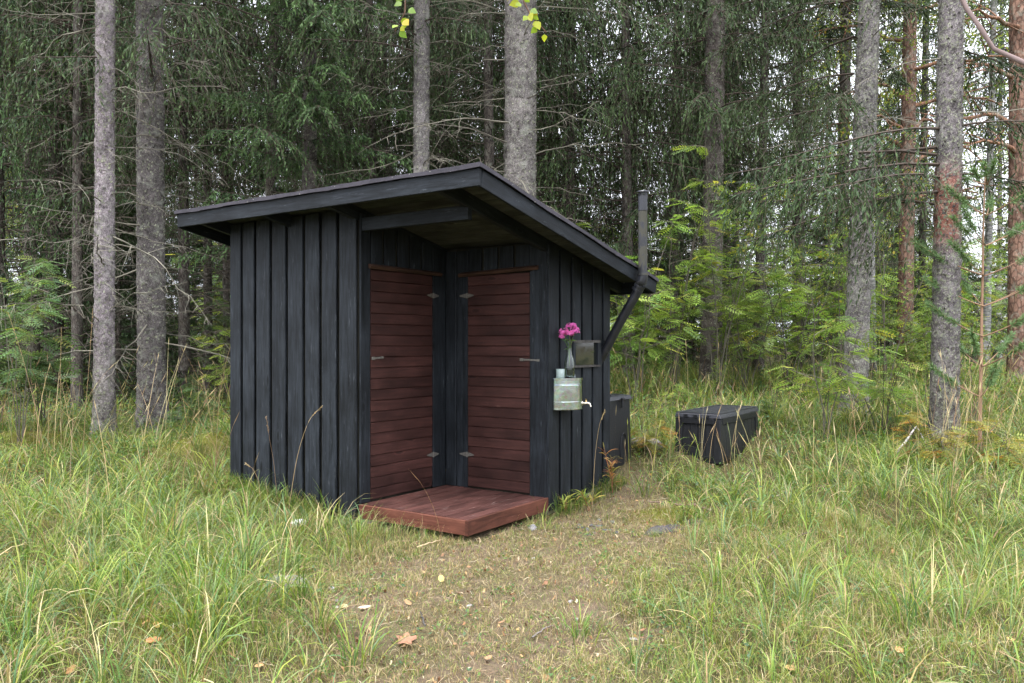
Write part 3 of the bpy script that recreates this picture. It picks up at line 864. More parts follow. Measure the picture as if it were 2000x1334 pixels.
# ------------------------------------------------------------------ grass (nobody could count it)
def blades(x, y, L, W, lean, bend, head, C, k=4, wtw=None, z=None):
    """one curved tapering strip per entry; all inputs arrays; returns V,Q,C"""
    M_ = len(x)
    if z is None: z = gz(x, y)
    ds = L / k
    P = np.zeros((M_, k + 1, 3)); P[:, 0] = np.stack([x, y, z - .01], -1)
    ch, sh = np.cos(head), np.sin(head)
    for i in range(k):
        th = lean + bend * ((i + .3) / k) ** 1.3
        st = np.sin(th) * ds
        P[:, i + 1, 0] = P[:, i, 0] + st * ch
        P[:, i + 1, 1] = P[:, i, 1] + st * sh
        P[:, i + 1, 2] = P[:, i, 2] + np.cos(th) * ds
    tw = rng.normal(0, .5, M_) if wtw is None else wtw
    side = np.stack([-np.sin(head + tw), np.cos(head + tw), rng.normal(0, .25, M_)], -1)
    wprof = np.interp(np.arange(k + 1) / k, [0, .3, .7, 1], [.6, 1, .8, .08])
    off = side[:, None, :] * (W[:, None] * wprof[None])[..., None] * .5
    V = np.stack([P - off, P + off], 2).reshape(M_, -1, 3)
    idx = np.arange(M_ * (k + 1) * 2).reshape(M_, k + 1, 2)
    Q = np.stack([idx[:, :-1, 0], idx[:, :-1, 1], idx[:, 1:, 1], idx[:, 1:, 0]], -1).reshape(-1, 4)
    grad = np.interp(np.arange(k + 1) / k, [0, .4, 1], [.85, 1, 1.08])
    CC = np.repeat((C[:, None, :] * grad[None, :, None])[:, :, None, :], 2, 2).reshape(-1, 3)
    return V.reshape(-1, 3), Q, CC

PAL = np.array([[.090, .160, .028], [.185, .245, .045], [.100, .165, .072], [.150, .195, .070], [.42, .34, .18], [.26, .175, .095], [.24, .27, .055]])
def pick(n, w):
    w = np.array(w, float); w /= w.sum()
    i = rng.choice(len(PAL), n, p=w)
    return PAL[i] * rng.uniform(.7, 1.25, (n, 1)) * rng.uniform(.92, 1.08, (n, 3))

def scatter(n, y0, y1, half=.68, pad=.4):
    """random points in the view wedge between two depths, even over the area"""
    u = rng.uniform(0, 1, n); y = np.sqrt(y0 * y0 + u * (y1 * y1 - y0 * y0))
    x = rng.uniform(-1, 1, n) * (half * y + pad)
    return x, y

def patchy(x, y, s=1.0, ph=0.):
    return .5 + .25 * (np.sin(1.9 * s * x + 1.1 * s * y + ph) + np.sin(-1.4 * s * x + 2.3 * s * y + 2 * ph + 1)) * .9 + .12 * np.sin(5.1 * s * x - 3.9 * s * y + ph)

def box_free(x, y):
    c, s = math.cos(TH), math.sin(TH)
    dx, dy = x - 2.15, y - 8.34
    a, b = c * dx - s * dy, s * dx + c * dy
    in2 = (a > -.5) & (a < .0) & (b > 0) & (b < 1.27)
    a, b = hut_local(x, y)
    in1 = (a > -.95) & (a < -.05) & (b > 2.2) & (b < 2.85)
    return ~(in2 | in1)

def grass_field(n_clump, y0, y1, per, k, Lr, Wr, keep_fn, pal, spread=.05, bendr=(.5, 1.7), rough_head=True):
    x, y = scatter(n_clump, y0, y1)
    keep = rng.uniform(0, 1, n_clump) < keep_fn(x, y)
    keep &= ~in_hut(x, y, .02) & box_free(x, y)
    x, y = x[keep], y[keep]
    nb_ = rng.integers(per[0], per[1], len(x))
    cs = np.repeat(rng.uniform(.75, 1.2, len(x)), nb_)
    tone = np.repeat(rng.uniform(.8, 1.2, len(x)), nb_)
    chd = np.repeat(rng.uniform(0, 2 * np.pi, len(x)), nb_)
    X_, Y_ = np.repeat(x, nb_), np.repeat(y, nb_)
    m_ = len(X_)
    hd = chd + rng.normal(0, 1.1, m_)
    r_ = np.abs(rng.normal(0, spread, m_))
    X_ = X_ + np.cos(hd) * r_; Y_ = Y_ + np.sin(hd) * r_
    ok = ~in_hut(X_, Y_, -.01)
    X_, Y_, hd, cs, tone = X_[ok], Y_[ok], hd[ok], cs[ok], tone[ok]; m_ = len(X_)
    lush = path_mask(X_, Y_)
    L_ = rng.uniform(*Lr, m_) * cs * (.35 + .65 * lush)
    W_ = rng.uniform(*Wr, m_)
    C_ = pick(m_, pal) * tone[:, None]
    return blades(X_, Y_, L_, W_, np.abs(rng.normal(.15, .25, m_)), rng.uniform(*bendr, m_), hd, C_, k)

CLEAR = [(-1.68, 6.28, .24), (-1.22, 6.3, .28), (-.8, 6.0, .25), (-1.3, 4.75, .3), (1.55, 8.7, .3), (2.45, 6.35, .4), (2.95, 5.0, .36), (-3.35, 8.6, .5), (-5.3, 8.9, .5)]
def clear(x, y):
    k = np.ones(np.shape(x))
    for cx, cy, r_ in CLEAR: k = k * (1 - .95 * np.exp(-(((x - cx) ** 2 + (y - cy) ** 2) / (r_ * r_))))
    return k
def near_box(x, y): return np.clip(np.exp(-(((x - 2.0) ** 2 + (y - 8.0) ** 2) / .35)) + np.exp(-(((x - 2.55) ** 2 + (y - 8.55) ** 2) / .22)) + np.exp(-(((x - 3.0) ** 2 + (y - 9.2) ** 2) / .22)), 0, 1)
def lushness(x, y): return clear(x, y) * path_mask(x, y) * (.35 + .65 * np.clip(patchy(x, y, 1.0), 0, 1))
gr = MB()
GP = [5, 4.5, 3, 4, 2.2, .9, 3]
def put(mb, VQC): mb.add(VQC[0], VQC[1], C=VQC[2])
near = lambda x, y: lushness(x, y) * np.clip(.13 + .6 * sm(-x, .4, 1.6) + .42 * sm(x, 1.7, 2.7) * sm(y, 4.4, 5.4), 0, 1)
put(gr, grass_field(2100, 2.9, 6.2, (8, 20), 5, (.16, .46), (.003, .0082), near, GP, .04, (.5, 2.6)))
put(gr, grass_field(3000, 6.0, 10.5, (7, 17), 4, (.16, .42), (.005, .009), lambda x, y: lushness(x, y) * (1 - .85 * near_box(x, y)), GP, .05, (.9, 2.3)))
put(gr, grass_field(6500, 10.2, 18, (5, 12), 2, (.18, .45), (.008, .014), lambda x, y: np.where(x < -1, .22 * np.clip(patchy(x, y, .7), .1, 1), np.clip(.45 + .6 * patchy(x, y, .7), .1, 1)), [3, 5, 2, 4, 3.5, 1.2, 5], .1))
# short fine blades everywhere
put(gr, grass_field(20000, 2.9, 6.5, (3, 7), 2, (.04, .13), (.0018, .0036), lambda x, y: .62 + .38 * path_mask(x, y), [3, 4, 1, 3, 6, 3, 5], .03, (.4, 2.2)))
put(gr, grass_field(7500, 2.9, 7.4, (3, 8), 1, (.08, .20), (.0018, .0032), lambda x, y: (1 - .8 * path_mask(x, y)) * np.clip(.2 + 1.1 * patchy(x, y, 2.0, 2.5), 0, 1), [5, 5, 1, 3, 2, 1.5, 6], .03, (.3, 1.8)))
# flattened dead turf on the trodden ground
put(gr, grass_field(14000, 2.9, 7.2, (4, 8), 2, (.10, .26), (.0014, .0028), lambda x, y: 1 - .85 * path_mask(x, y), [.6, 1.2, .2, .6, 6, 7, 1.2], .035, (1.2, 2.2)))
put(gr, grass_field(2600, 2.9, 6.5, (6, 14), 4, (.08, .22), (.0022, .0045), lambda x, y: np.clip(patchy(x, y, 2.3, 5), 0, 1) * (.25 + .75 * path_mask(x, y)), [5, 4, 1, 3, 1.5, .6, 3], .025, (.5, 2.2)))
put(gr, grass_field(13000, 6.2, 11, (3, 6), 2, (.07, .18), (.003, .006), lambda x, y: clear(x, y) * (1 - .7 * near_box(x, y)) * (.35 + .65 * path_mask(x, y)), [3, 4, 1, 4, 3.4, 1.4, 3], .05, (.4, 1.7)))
# tufts springing up along the hut's foot
c_, s_ = math.cos(TH), math.sin(TH)
hx_ = np.concatenate([rng.uniform(-2.75, -1.35, 260), rng.uniform(.02, .16, 90)])
hy_ = np.concatenate([rng.uniform(-.16, -.01, 260), rng.uniform(1.15, 2.3, 90)])
X_ = np.repeat(QX + c_ * hx_ + s_ * hy_, 6) + rng.normal(0, .015, 350 * 6); Y_ = np.repeat(QY - s_ * hx_ + c_ * hy_, 6) + rng.normal(0, .015, 350 * 6)
ok = ~in_hut(X_, Y_, .01); X_, Y_ = X_[ok], Y_[ok]; m_ = len(X_)
put(gr, blades(X_, Y_, rng.uniform(.06, .26, m_), rng.uniform(.003, .006, m_), np.abs(rng.normal(.2, .2, m_)), rng.uniform(.4, 1.5, m_), rng.normal(-1.6, 1.2, m_), pick(m_, GP), 4))
# tussocks that stand out in the picture
tus = [(1765, 1230, 60, .42), (1560, 1180, 50, .36), (1130, 1240, 45, .16), (1850, 1000, 70, .5), (1700, 960, 50, .45), (470, 1130, 50, .42), (330, 1080, 60, .5), (180, 1150, 50, .42), (560, 960, 45, .35), (90, 1010, 60, .5), (620, 1240, 60, .3), (1540, 1000, 55, .36), (1440, 900, 40, .42), (1260, 960, 30, .3), (240, 980, 60, .5), (130, 930, 60, .5), (700, 1300, 50, .28), (1920, 1120, 50, .45), (1400, 1150, 30, .3), (1240, 1300, 30, .22), (50, 1200, 50, .45), (400, 1260, 45, .32)]
for px, py, nb_, ln in tus:
    Yd = (EYE - .05) * F / (py - 674.3)
    for _ in range(3): Yd = (EYE - float(gz(wx(px, Yd), Yd))) * F / (py - 674.3)
    xx = wx(px, Yd) + rng.normal(0, .05, nb_); yy = Yd + rng.normal(0, .05, nb_)
    hd = np.arctan2(yy - Yd, xx - wx(px, Yd)) + rng.normal(0, .5, nb_)
    put(gr, blades(xx, yy, rng.uniform(.6, 1.15, nb_) * ln, rng.uniform(.004, .008, nb_), np.abs(rng.normal(.2, .15, nb_)), rng.uniform(.6, 1.9, nb_), hd, pick(nb_, [4, 3, 3, 4, 1, .3, 2.5]) * rng.uniform(.85, 1.2), 6))
grass = gr.build('grass', M['grass'])
tag(grass, 'lush green and yellowing grass of the clearing', kind='stuff')

# dry straw stalks rising above the grass (mass), with seed heads
def stalks(x, y, H, lean, head, C):
    m_ = len(x); k = 6
    V, Q, CC = blades(x, y, H, np.full(m_, .0045), lean, rng.uniform(.1, .8, m_), head, C, k, wtw=rng.uniform(-1.5, 1.5, m_))
    Vv = V.reshape(m_, k + 1, 2, 3); tip = Vv[:, k].mean(1); pre = Vv[:, k - 1].mean(1)
    d_ = tip - pre; d_ /= np.linalg.norm(d_, axis=1, keepdims=True)
    sd = np.cross(d_, np.array([.3, .9, .2])); sd /= np.linalg.norm(sd, axis=1, keepdims=True)
    hl = rng.uniform(.07, .16, m_)[:, None]; hw = rng.uniform(.0028, .0055, m_)[:, None]
    A = tip - d_ * hl; 
    V2 = np.stack([A, tip - d_ * hl * .5 + sd * hw, tip + d_ * .015, tip - d_ * hl * .5 - sd * hw], 1).reshape(-1, 3)
    Q2 = np.arange(m_ * 4).reshape(m_, 4)
    return (V, Q, CC), (V2, Q2, np.repeat(C * .95, 4, 0))
dg = MB()
x, y = scatter(1500, 5.5, 14)
keep = (rng.uniform(0, 1, 1500) < (1 - near_box(x, y)) * path_mask(x, y) * np.clip(patchy(x, y, .8, 2), 0, 1) * np.where(np.abs(x - .4) < 1.2, .3, .8)) & ~in_hut(x, y, .1) & box_free(x, y)
x, y = x[keep], y[keep]
for a in stalks(x, y, rng.uniform(.45, 1.05, len(x)), np.abs(rng.normal(.1, .18, len(x))), rng.uniform(0, 6.28, len(x)), pick(len(x), [0, 0, 0, .5, 6, 3, .5])): put(dg, a)
# the straw fan by the right-hand trunk and the thin stalks round the deck box
for (px, Yd, n_, hh, sp) in ((1890, 8.2, 60, 1.25, .22), (1470, 8.1, 12, .75, .3), (1345, 8.1, 9, .75, .3), (1420, 8.0, 8, .7, .3), (1215, 7.6, 14, .8, .25), (250, 8.6, 26, 1.1, .9), (100, 8.2, 24, 1.2, .8), (420, 8.6, 14, 1.0, .4)):
    xx = wx(px, Yd) + rng.normal(0, sp, n_); yy = Yd + rng.normal(0, .15, n_)
    ok = box_free(xx, yy) & ~in_hut(xx, yy, .05); xx, yy = xx[ok], yy[ok]; n_ = len(xx)
    for a in stalks(xx, yy, rng.uniform(.6, 1.1, n_) * hh, np.abs(rng.normal(.15, .16, n_)), rng.normal(.2 if px > 1800 else 1.5, 1.0, n_), pick(n_, [0, 0, 0, .5, 6, 3, 1])): put(dg, a)
tag(dg.build('dry_grass', M['grass']), 'tall straw-coloured dry grass stalks rising above the green grass', kind='stuff')

# flat litter: dead blades, needles and bits on the trodden ground
lt = MB()
def litter(n_, y0, y1, Lr, Wr, wfun, cols, wts):
    x, y = scatter(n_, y0, y1)
    ok = (rng.uniform(0, 1, n_) < wfun(x, y)) & ~in_hut(x, y, .02); x, y = x[ok], y[ok]; m_ = len(x)
    a = rng.uniform(0, 6.28, m_); L_ = rng.uniform(*Lr, m_); W_ = rng.uniform(*Wr, m_); bend = rng.normal(0, .22, m_)
    pts = []
    for i, t in enumerate((-.5, 0, .5)):
        aa = a + bend * t
        xx = x + np.cos(aa) * L_ * t; yy = y + np.sin(aa) * L_ * t
        zz = gz(xx, yy) + rng.uniform(.002, .03, m_)
        nx_, ny_ = -np.sin(aa) * W_ / 2, np.cos(aa) * W_ / 2
        ti = rng.normal(0, .3, m_) * W_
        pts += [np.stack([xx - nx_, yy - ny_, zz - ti], -1), np.stack([xx + nx_, yy + ny_, zz + ti], -1)]
    V = np.stack(pts, 1).reshape(-1, 3); b = np.arange(m_)[:, None] * 6
    Q = np.concatenate([b + np.array([0, 1, 3, 2]), b + np.array([2, 3, 5, 4])])
    cc = np.array(cols)[rng.choice(len(cols), m_, p=np.array(wts) / sum(wts))] * rng.uniform(.6, 1.3, (m_, 1))
    lt.add(V, Q, C=np.repeat(cc, 6, 0))
ST = [(.34, .27, .17), (.28, .20, .13), (.19, .12, .075), (.40, .34, .24), (.12, .08, .05), (.20, .21, .06)]
litter(30000, 2.9, 8.2, (.02, .08), (.0011, .0024), lambda x, y: 1.0 - .75 * path_mask(x, y), ST, [5, 4, 3, 2, 2, 2])
litter(14000, 2.9, 9, (.05, .2), (.0018, .0035), lambda x, y: .6 * path_mask(x, y), ST, [4, 4, 3, 2, 2, 2])
litter(3000, 2.9, 8, (.010, .028), (.006, .014), lambda x, y: 1.0 - .6 * path_mask(x, y), [(.22, .11, .06), (.34, .2, .1), (.12, .075, .05), (.4, .3, .2)], [3, 2, 3, 1])
tag(lt.build('straw_litter', M['litter']), 'dry straw, needles and leaf bits strewn on the ground', kind='stuff')

# low broad-leaved ground plants and moss tufts
gp = MB()
def leafquads(mb, P, size, C, flat=.5, seed=0, asp=.5):
    m_ = len(P)
    a = rng.uniform(0, 6.28, m_); el = rng.normal(0, flat, m_)
    d_ = np.stack([np.cos(a) * np.cos(el), np.sin(a) * np.cos(el), np.sin(el)], -1)
    nrm = np.stack([rng.normal(0, flat, m_), rng.normal(0, flat, m_), np.ones(m_)], -1)
    s_ = np.cross(d_, nrm); s_ /= np.linalg.norm(s_, axis=1, keepdims=True) + 1e-9
    L_ = (size * rng.uniform(.7, 1.3, m_))[:, None]; W_ = L_ * asp
    up_ = np.cross(s_, d_)
    V = np.stack([P, P + d_ * L_ * .45 + s_ * W_ * .5 + up_ * W_ * .12, P + d_ * L_, P + d_ * L_ * .45 - s_ * W_ * .5 + up_ * W_ * .12], 1)
    mb.add(V.reshape(-1, 3), np.arange(m_ * 4).reshape(m_, 4), C=np.repeat(C, 4, 0))
for (n_, y0, y1, per, h, size, wf) in ((1400, 8.6, 14.5, 18, .22, .042, lambda x, y: (x > .3) * (patchy(x, y, 1.1, 4) > .42) * 1.), (2600, 2.9, 6.5, 14, .06, .022, lambda x, y: .12 + .88 * path_mask(x, y) * (patchy(x, y, 1.6, 3) > .48)), (2200, 6.5, 11, 16, .16, .035, lambda x, y: path_mask(x, y) * (patchy(x, y, 1.2, 1) > .5)), (2600, 10.5, 19, 16, .32, .05, lambda x, y: .8)):
    x, y = scatter(n_, y0, y1); ok = (rng.uniform(0, 1, n_) < wf(x, y)) & ~in_hut(x, y, .08) & box_free(x, y); x, y = x[ok], y[ok]
    X_ = np.repeat(x, per) + rng.normal(0, h * .7, len(x) * per); Y_ = np.repeat(y, per) + rng.normal(0, h * .7, len(x) * per)
    ok = ~in_hut(X_, Y_, .01) & box_free(X_, Y_); X_, Y_ = X_[ok], Y_[ok]
    Z_ = gz(X_, Y_) + np.abs(rng.normal(.35, .3, len(X_))) * h
    cc = np.array([[.085, .15, .045], [.12, .19, .05], [.075, .13, .065], [.19, .20, .05], [.24, .15, .05]])[rng.choice(5, len(X_), p=[.32, .3, .2, .13, .05])] * rng.uniform(.75, 1.25, (len(X_), 1))
    leafquads(gp, np.stack([X_, Y_, Z_], -1), np.full(len(X_), size), cc, .5, asp=.62)
tag(gp.build('ground_plants', M['leaf']), 'low leafy plants, lingonberry and clover between the grasses', kind='stuff')
ms = MB()
mp = [(hx, hy, r, 2800 if hy < 7 else 4200) for hx, hy, h, r in HUMMOCKS] + [(-2.4, 3.6, .35, 1200), (-1.0, 3.3, .3, 900), (1.6, 4.0, .45, 2000), (.9, 5.0, .3, 900), (2.2, 3.7, .4, 1500), (1.9, 5.4, .4, 1500), (1.1, 3.4, .35, 1000), (2.7, 4.3, .4, 1400)]
for hx, hy, r, n_ in mp:
    x = hx + rng.normal(0, r * .6, n_); y = hy + rng.normal(0, r * .5, n_)
    ok = ~in_hut(x, y, .02); x, y = x[ok], y[ok]; m_ = len(x)
    C_ = np.array([.20, .205, .035]) * rng.uniform(.55, 1.3, (m_, 1)) * rng.uniform(.9, 1.1, (m_, 3))
    put(ms, blades(x, y, rng.uniform(.015, .04, m_), rng.uniform(.006, .012, m_), np.abs(rng.normal(.3, .4, m_)), rng.uniform(0, .8, m_), rng.uniform(0, 6.28, m_), C_, 1))
tag(ms.build('moss', M['grass']), 'yellow-green moss cushions on the ground', kind='stuff')

# ------------------------------------------------------------------ trees
def rough_trunk(r0, r1, H, sides, dz, flare=.35, lean=(0, 0), seed=0, colr=(.2, .17, .17), amp=.03, flakes=0, red=None, base_dark=None, bow=0.0, flake_c=(.33, .33, .25)):
    rg = np.random.default_rng(seed)
    K = int(H / dz) + 1
    z = np.linspace(-.25, H, K)
    t = np.clip(z / H, 0, 1)
    r = r0 + (r1 - r0) * t
    r = r * (1 + flare * np.exp(-np.clip(z, -.2, None) / .28))
    cx = lean[0] * z / H + bow * np.sin(np.pi * t); cy = lean[1] * z / H
    a = np.arange(sides) * 2 * np.pi / sides
    # smooth-ish bumps: low frequency + fine random relief
    lo = sum(rg.normal(0, 1) * np.sin(i * a[None] + rg.uniform(0, 6) + z[:, None] * rg.uniform(.3, 1.8)) for i in (2, 3, 5, 4)) * .25
    fine = rg.normal(0, 1, (K, sides)); fine = (fine + np.roll(fine, 1, 1) + np.roll(fine, 1, 0) + np.roll(fine, 2, 1)) / 2.0
    rr = r[:, None] * (1 + amp * lo) + np.minimum(.006, r0 * .04) * fine
    flut = 1 + .10 * np.exp(-np.clip(z, 0, None) / .25)[:, None] * np.sin(5 * a + rg.uniform(0, 6))[None]
    rr = rr * flut
    V = np.stack([cx[:, None] + rr * np.cos(a), cy[:, None] + rr * np.sin(a), np.repeat(z[:, None], sides, 1)], -1)
    idx = np.arange(K * sides).reshape(K, sides)
    a_ = idx[:-1]; b_ = np.roll(a_, -1, 1); d_ = idx[1:]; c_ = np.roll(d_, -1, 1)
    Q = np.stack([a_, b_, c_, d_], -1).reshape(-1, 4)
    Cc = np.array(colr) * (1 + .10 * rg.normal(0, 1, (K, sides, 1)))
    if base_dark is not None:
        k_ = sm(z, 0, 1.6)[:, None, None]; Cc = Cc * k_ + np.array(base_dark) * (1 - k_) * (1 + .12 * rg.normal(0, 1, (K, sides, 1)))
    if red is not None:
        z0, z1, rc = red
        w = (sm(z, z0 - .25, z0 + .1) * (1 - sm(z, z1 - .3, z1 + .15)))[:, None] * np.clip(.6 + .5 * np.cos(a - R(225)) + .2 * rg.normal(0, 1, (1, sides)), 0, 1)[None]
        Cc = Cc * (1 - w[..., None]) + np.array(rc) * w[..., None]
    mb = MB(); mb.add(V.reshape(-1, 3), Q, C=np.clip(Cc, .01, 1).reshape(-1, 3))
    if flakes:
        fi = rg.integers(0, K - 1, flakes); fa = rg.uniform(0, 6.283, flakes)
        rad = r[fi] * (1 + amp * .2) + .003
        px_, py_, pz_ = cx[fi] + rad * np.cos(fa), cy[fi] + rad * np.sin(fa), z[fi] + rg.uniform(0, dz, flakes)
        n_ = np.stack([np.cos(fa), np.sin(fa), np.zeros(flakes)], -1); tv = np.stack([-np.sin(fa), np.cos(fa), np.zeros(flakes)], -1); up_ = np.array([0, 0, 1.])
        wd_ = rg.uniform(.006, .018, flakes)[:, None]; hh = rg.uniform(.006, .016, flakes)[:, None]; o_ = rg.uniform(.004, .012, flakes)[:, None]
        p0 = np.stack([px_, py_, pz_], -1)
        V = np.stack([p0 - tv * wd_ - up_ * hh, p0 + tv * wd_ * .8 - up_ * hh + n_ * o_ * .3, p0 + tv * wd_ + up_ * hh + n_ * o_, p0 - tv * wd_ * .7 + up_ * hh * .8 + n_ * o_], 1).reshape(-1, 3)
        cc = np.where(rg.uniform(0, 1, (flakes, 1)) < .4, np.array(flake_c)[None], np.array(colr)[None] * rg.uniform(.6, 1.5, (flakes, 1)))
        mb.add(V, np.arange(flakes * 4).reshape(-1, 4), C=np.repeat(cc, 4, 0))
    if flakes > 2000:
        ns = int(H * 5); zi = rg.uniform(.6, H * .8, ns); fa = rg.uniform(0, 6.283, ns); ti = np.clip(zi / H, 0, 1)
        rad = (r0 + (r1 - r0) * ti); n_ = np.stack([np.cos(fa), np.sin(fa), rg.uniform(-.3, .4, ns)], -1)
        b0 = np.stack([lean[0] * ti + rad * .95 * np.cos(fa), lean[1] * ti + rad * .95 * np.sin(fa), zi], -1)
        ln = rg.uniform(.02, .055, ns)[:, None, None]
        V, Q = tubes(b0[:, None, :] + n_[:, None, :] * ln * np.array([0, .5, 1.])[None, :, None], np.repeat(np.array([[.013, .008, .004]]), ns, 0), 5)
        mb.add(V, Q, C=np.array(colr) * .6)
    return mb

def dead_branch(mb, base, az, L, rg, r=.013, droop=.35, twigs=9, colr=(.20, .185, .155), lich=.25):
    """bare dead branch: a bowed, slightly crooked limb with side twigs"""
    k = 9; t = np.linspace(0, 1, k)
    d_ = np.array([math.cos(az), math.sin(az), 0]); pr = np.array([-d_[1], d_[0], 0])
    up0 = rg.uniform(-.05, .25)
    wob = np.cumsum(rg.normal(0, .022, (k, 3)), 0) * L * .8; wob[0] = 0
    P = np.array(base) + d_ * (t * L)[:, None] + np.array([0, 0, 1.]) * ((up0 * t - droop * t ** 2 + droop * .35 * t ** 3) * L)[:, None] + pr * (rg.normal(0, .12) * t * t * L)[:, None] + wob
    V, Q = tubes(P, r * (1 - .82 * t), 4)
    cc = np.array(colr) * (1 + lich * rg.normal(0, 1, (len(V), 1)))
    mb.add(V, Q, C=np.clip(cc, .02, .6))
    n_ = max(1, int(twigs * L / 1.5))
    ti = rg.uniform(.15, .98, n_); i0 = (ti * (k - 1)).astype(int); fr_ = (ti * (k - 1) - i0)[:, None]
    B = P[i0] * (1 - fr_) + P[np.minimum(i0 + 1, k - 1)] * fr_
    side = np.where(rg.uniform(0, 1, n_) < .5, 1, -1)[:, None]
    ln = (rg.uniform(.12, .45, n_) * (1.1 - .6 * ti) * min(1, L))[:, None]
    dirn = d_ * rg.uniform(.3, .9, (n_, 1)) + pr * side * rg.uniform(.3, .9, (n_, 1)) + np.array([0, 0, 1.]) * rg.normal(-.25, .35, (n_, 1))
    s_ = np.linspace(0, 1, 4)[None, :, None]
    TP = B[:, None, :] + dirn[:, None, :] * ln[:, None, :] * s_ + np.array([0, 0, -1.]) * (ln[:, None, :] * .25 * s_ ** 2) + rg.normal(0, .012, (n_, 4, 3)) * s_
    V, Q = tubes(TP, np.repeat((r * .34 * np.array([1, .8, .6, .3]))[None], n_, 0), 3)
    cc = np.array(colr) * 1.05 * (1 + lich * rg.normal(0, 1, (len(V), 1)))
    mb.add(V, Q, C=np.clip(cc, .02, .6))

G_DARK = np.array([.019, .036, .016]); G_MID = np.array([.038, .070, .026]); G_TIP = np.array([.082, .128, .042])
def spruce_branches(mb, base, az, L, rg, S=22, T=13, up0=.12, droop=.5, hang=.8, bright=1.0, wood_c=(.07, .055, .045), width=1.0, tl=1.0, spray=.36):
    """vectorised live branches: base (B,3), az (B), L (B)"""
    B = len(az); base = np.asarray(base, float)
    d_ = np.stack([np.cos(az), np.sin(az), np.zeros(B)], -1); pr = np.stack([-d_[:, 1], d_[:, 0], np.zeros(B)], -1)
    up_ = up0 + rg.normal(0, .08, B); dr_ = droop * rg.uniform(.75, 1.3, B)
    def ax(t):     # t (B,n)
        zc = (up_[:, None] * t - dr_[:, None] * t ** 2 + dr_[:, None] * .45 * t ** 3) * L[:, None]
        return base[:, None, :] + d_[:, None, :] * (t * L[:, None])[..., None] + np.array([0, 0, 1.]) * zc[..., None]
    t = np.repeat(np.linspace(0, 1, 6)[None], B, 0)
    P = ax(t); V, Q = tubes(P, (.004 + .0065 * L[:, None]) * (1 - .85 * t), 4)
    mb.add(V, Q, C=np.array(wood_c), m=1)
    tj = np.clip((np.arange(S)[None] + rg.uniform(0, 1, (B, S))) / S * .9 + .11, 0, 1)
    bj = ax(tj)
    side = np.where((np.arange(S)[None] + rg.integers(0, 2, (B, 1))) % 2 == 0, 1., -1.)
    fw = rg.uniform(.35, .8, (B, S)); sdw = rg.uniform(.45, .95, (B, S)) * side
    hd = d_[:, None, :] * fw[..., None] + pr[:, None, :] * sdw[..., None]
    hd /= np.linalg.norm(hd, axis=2, keepdims=True)
    l_ = L[:, None] * (.30 * (1 - tj) + .10) * rg.uniform(.6, 1.25, (B, S)) + .06
    hg = hang * rg.uniform(.5, 1.5, (B, S))
    def sec(s):    # s (B,S,T)
        h_ = (l_[..., None] * s * (1 - .25 * s))
        zc = -l_[..., None] * hg[..., None] * s ** 1.4
        return bj[:, :, None, :] + hd[:, :, None, :] * h_[..., None] + np.array([0, 0, 1.]) * zc[..., None]
    s2 = np.repeat(np.repeat(np.linspace(0, 1, 3)[None, None], B, 0), S, 1)
    SP = sec(s2).reshape(B * S, 3, 3)
    V, Q = tubes(SP, np.repeat(np.array([[.004, .003, .0015]]), B * S, 0), 3); mb.add(V, Q, C=np.array(wood_c) * 1.1, m=1)
    s = np.clip((np.arange(T)[None, None] + rg.uniform(0, 1, (B, S, T))) / T, .02, 1)
    p = sec(s); q = sec(np.clip(s + .05, 0, 1.05)); tg = q - p
    tg /= np.linalg.norm(tg, axis=3, keepdims=True) + 1e-9
    dirn = tg * rg.uniform(.5, 1.1, (B, S, T, 1)) + rg.normal(0, spray, (B, S, T, 3)) + np.array([0, 0, -1.]) * rg.uniform(0, .5, (B, S, T, 1)) * min(1, hang)
    dirn /= np.linalg.norm(dirn, axis=3, keepdims=True) + 1e-9
    ln = rg.uniform(.05, .125, (B, S, T, 1)) * (1.1 - .35 * s[..., None]) * tl
    sd = np.cross(dirn, rg.normal(0, 1, (B, S, T, 3))); sd /= np.linalg.norm(sd, axis=3, keepdims=True) + 1e-9
    w_ = rg.uniform(.006, .011, (B, S, T, 1)) * width
    V = np.stack([p, p + dirn * ln * .4 + sd * w_, p + dirn * ln, p + dirn * ln * .4 - sd * w_], 3).reshape(-1, 3)
    n_ = B * S * T
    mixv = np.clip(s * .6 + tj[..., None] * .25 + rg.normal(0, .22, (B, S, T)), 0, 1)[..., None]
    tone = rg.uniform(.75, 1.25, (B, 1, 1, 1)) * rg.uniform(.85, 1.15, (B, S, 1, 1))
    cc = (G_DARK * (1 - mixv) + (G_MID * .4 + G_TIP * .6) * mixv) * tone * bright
    mb.add(V, np.arange(n_ * 4).reshape(-1, 4), C=np.repeat(cc.reshape(-1, 3), 4, 0), m=0)

NW = [M['needle'], M['twig']]
def whorls(rg, z0, z1, gap, per, Lf, r_at):
    base, az, L = [], [], []
    z = z0
    while z < z1:
        n_ = rg.integers(per[0], per[1]); a0 = rg.uniform(0, 6.28)
        for i in range(n_):
            a = a0 + i * 6.283 / n_ + rg.normal(0, .3)
            zz = z + rg.normal(0, .1); r_ = r_at(zz)
            base.append((r_ * math.cos(a), r_ * math.sin(a), zz)); az.append(a); L.append(Lf(zz) * rg.uniform(.6, 1.15))
        z += gap * rg.uniform(.7, 1.3)
    return np.array(base), np.array(az), np.array(L)

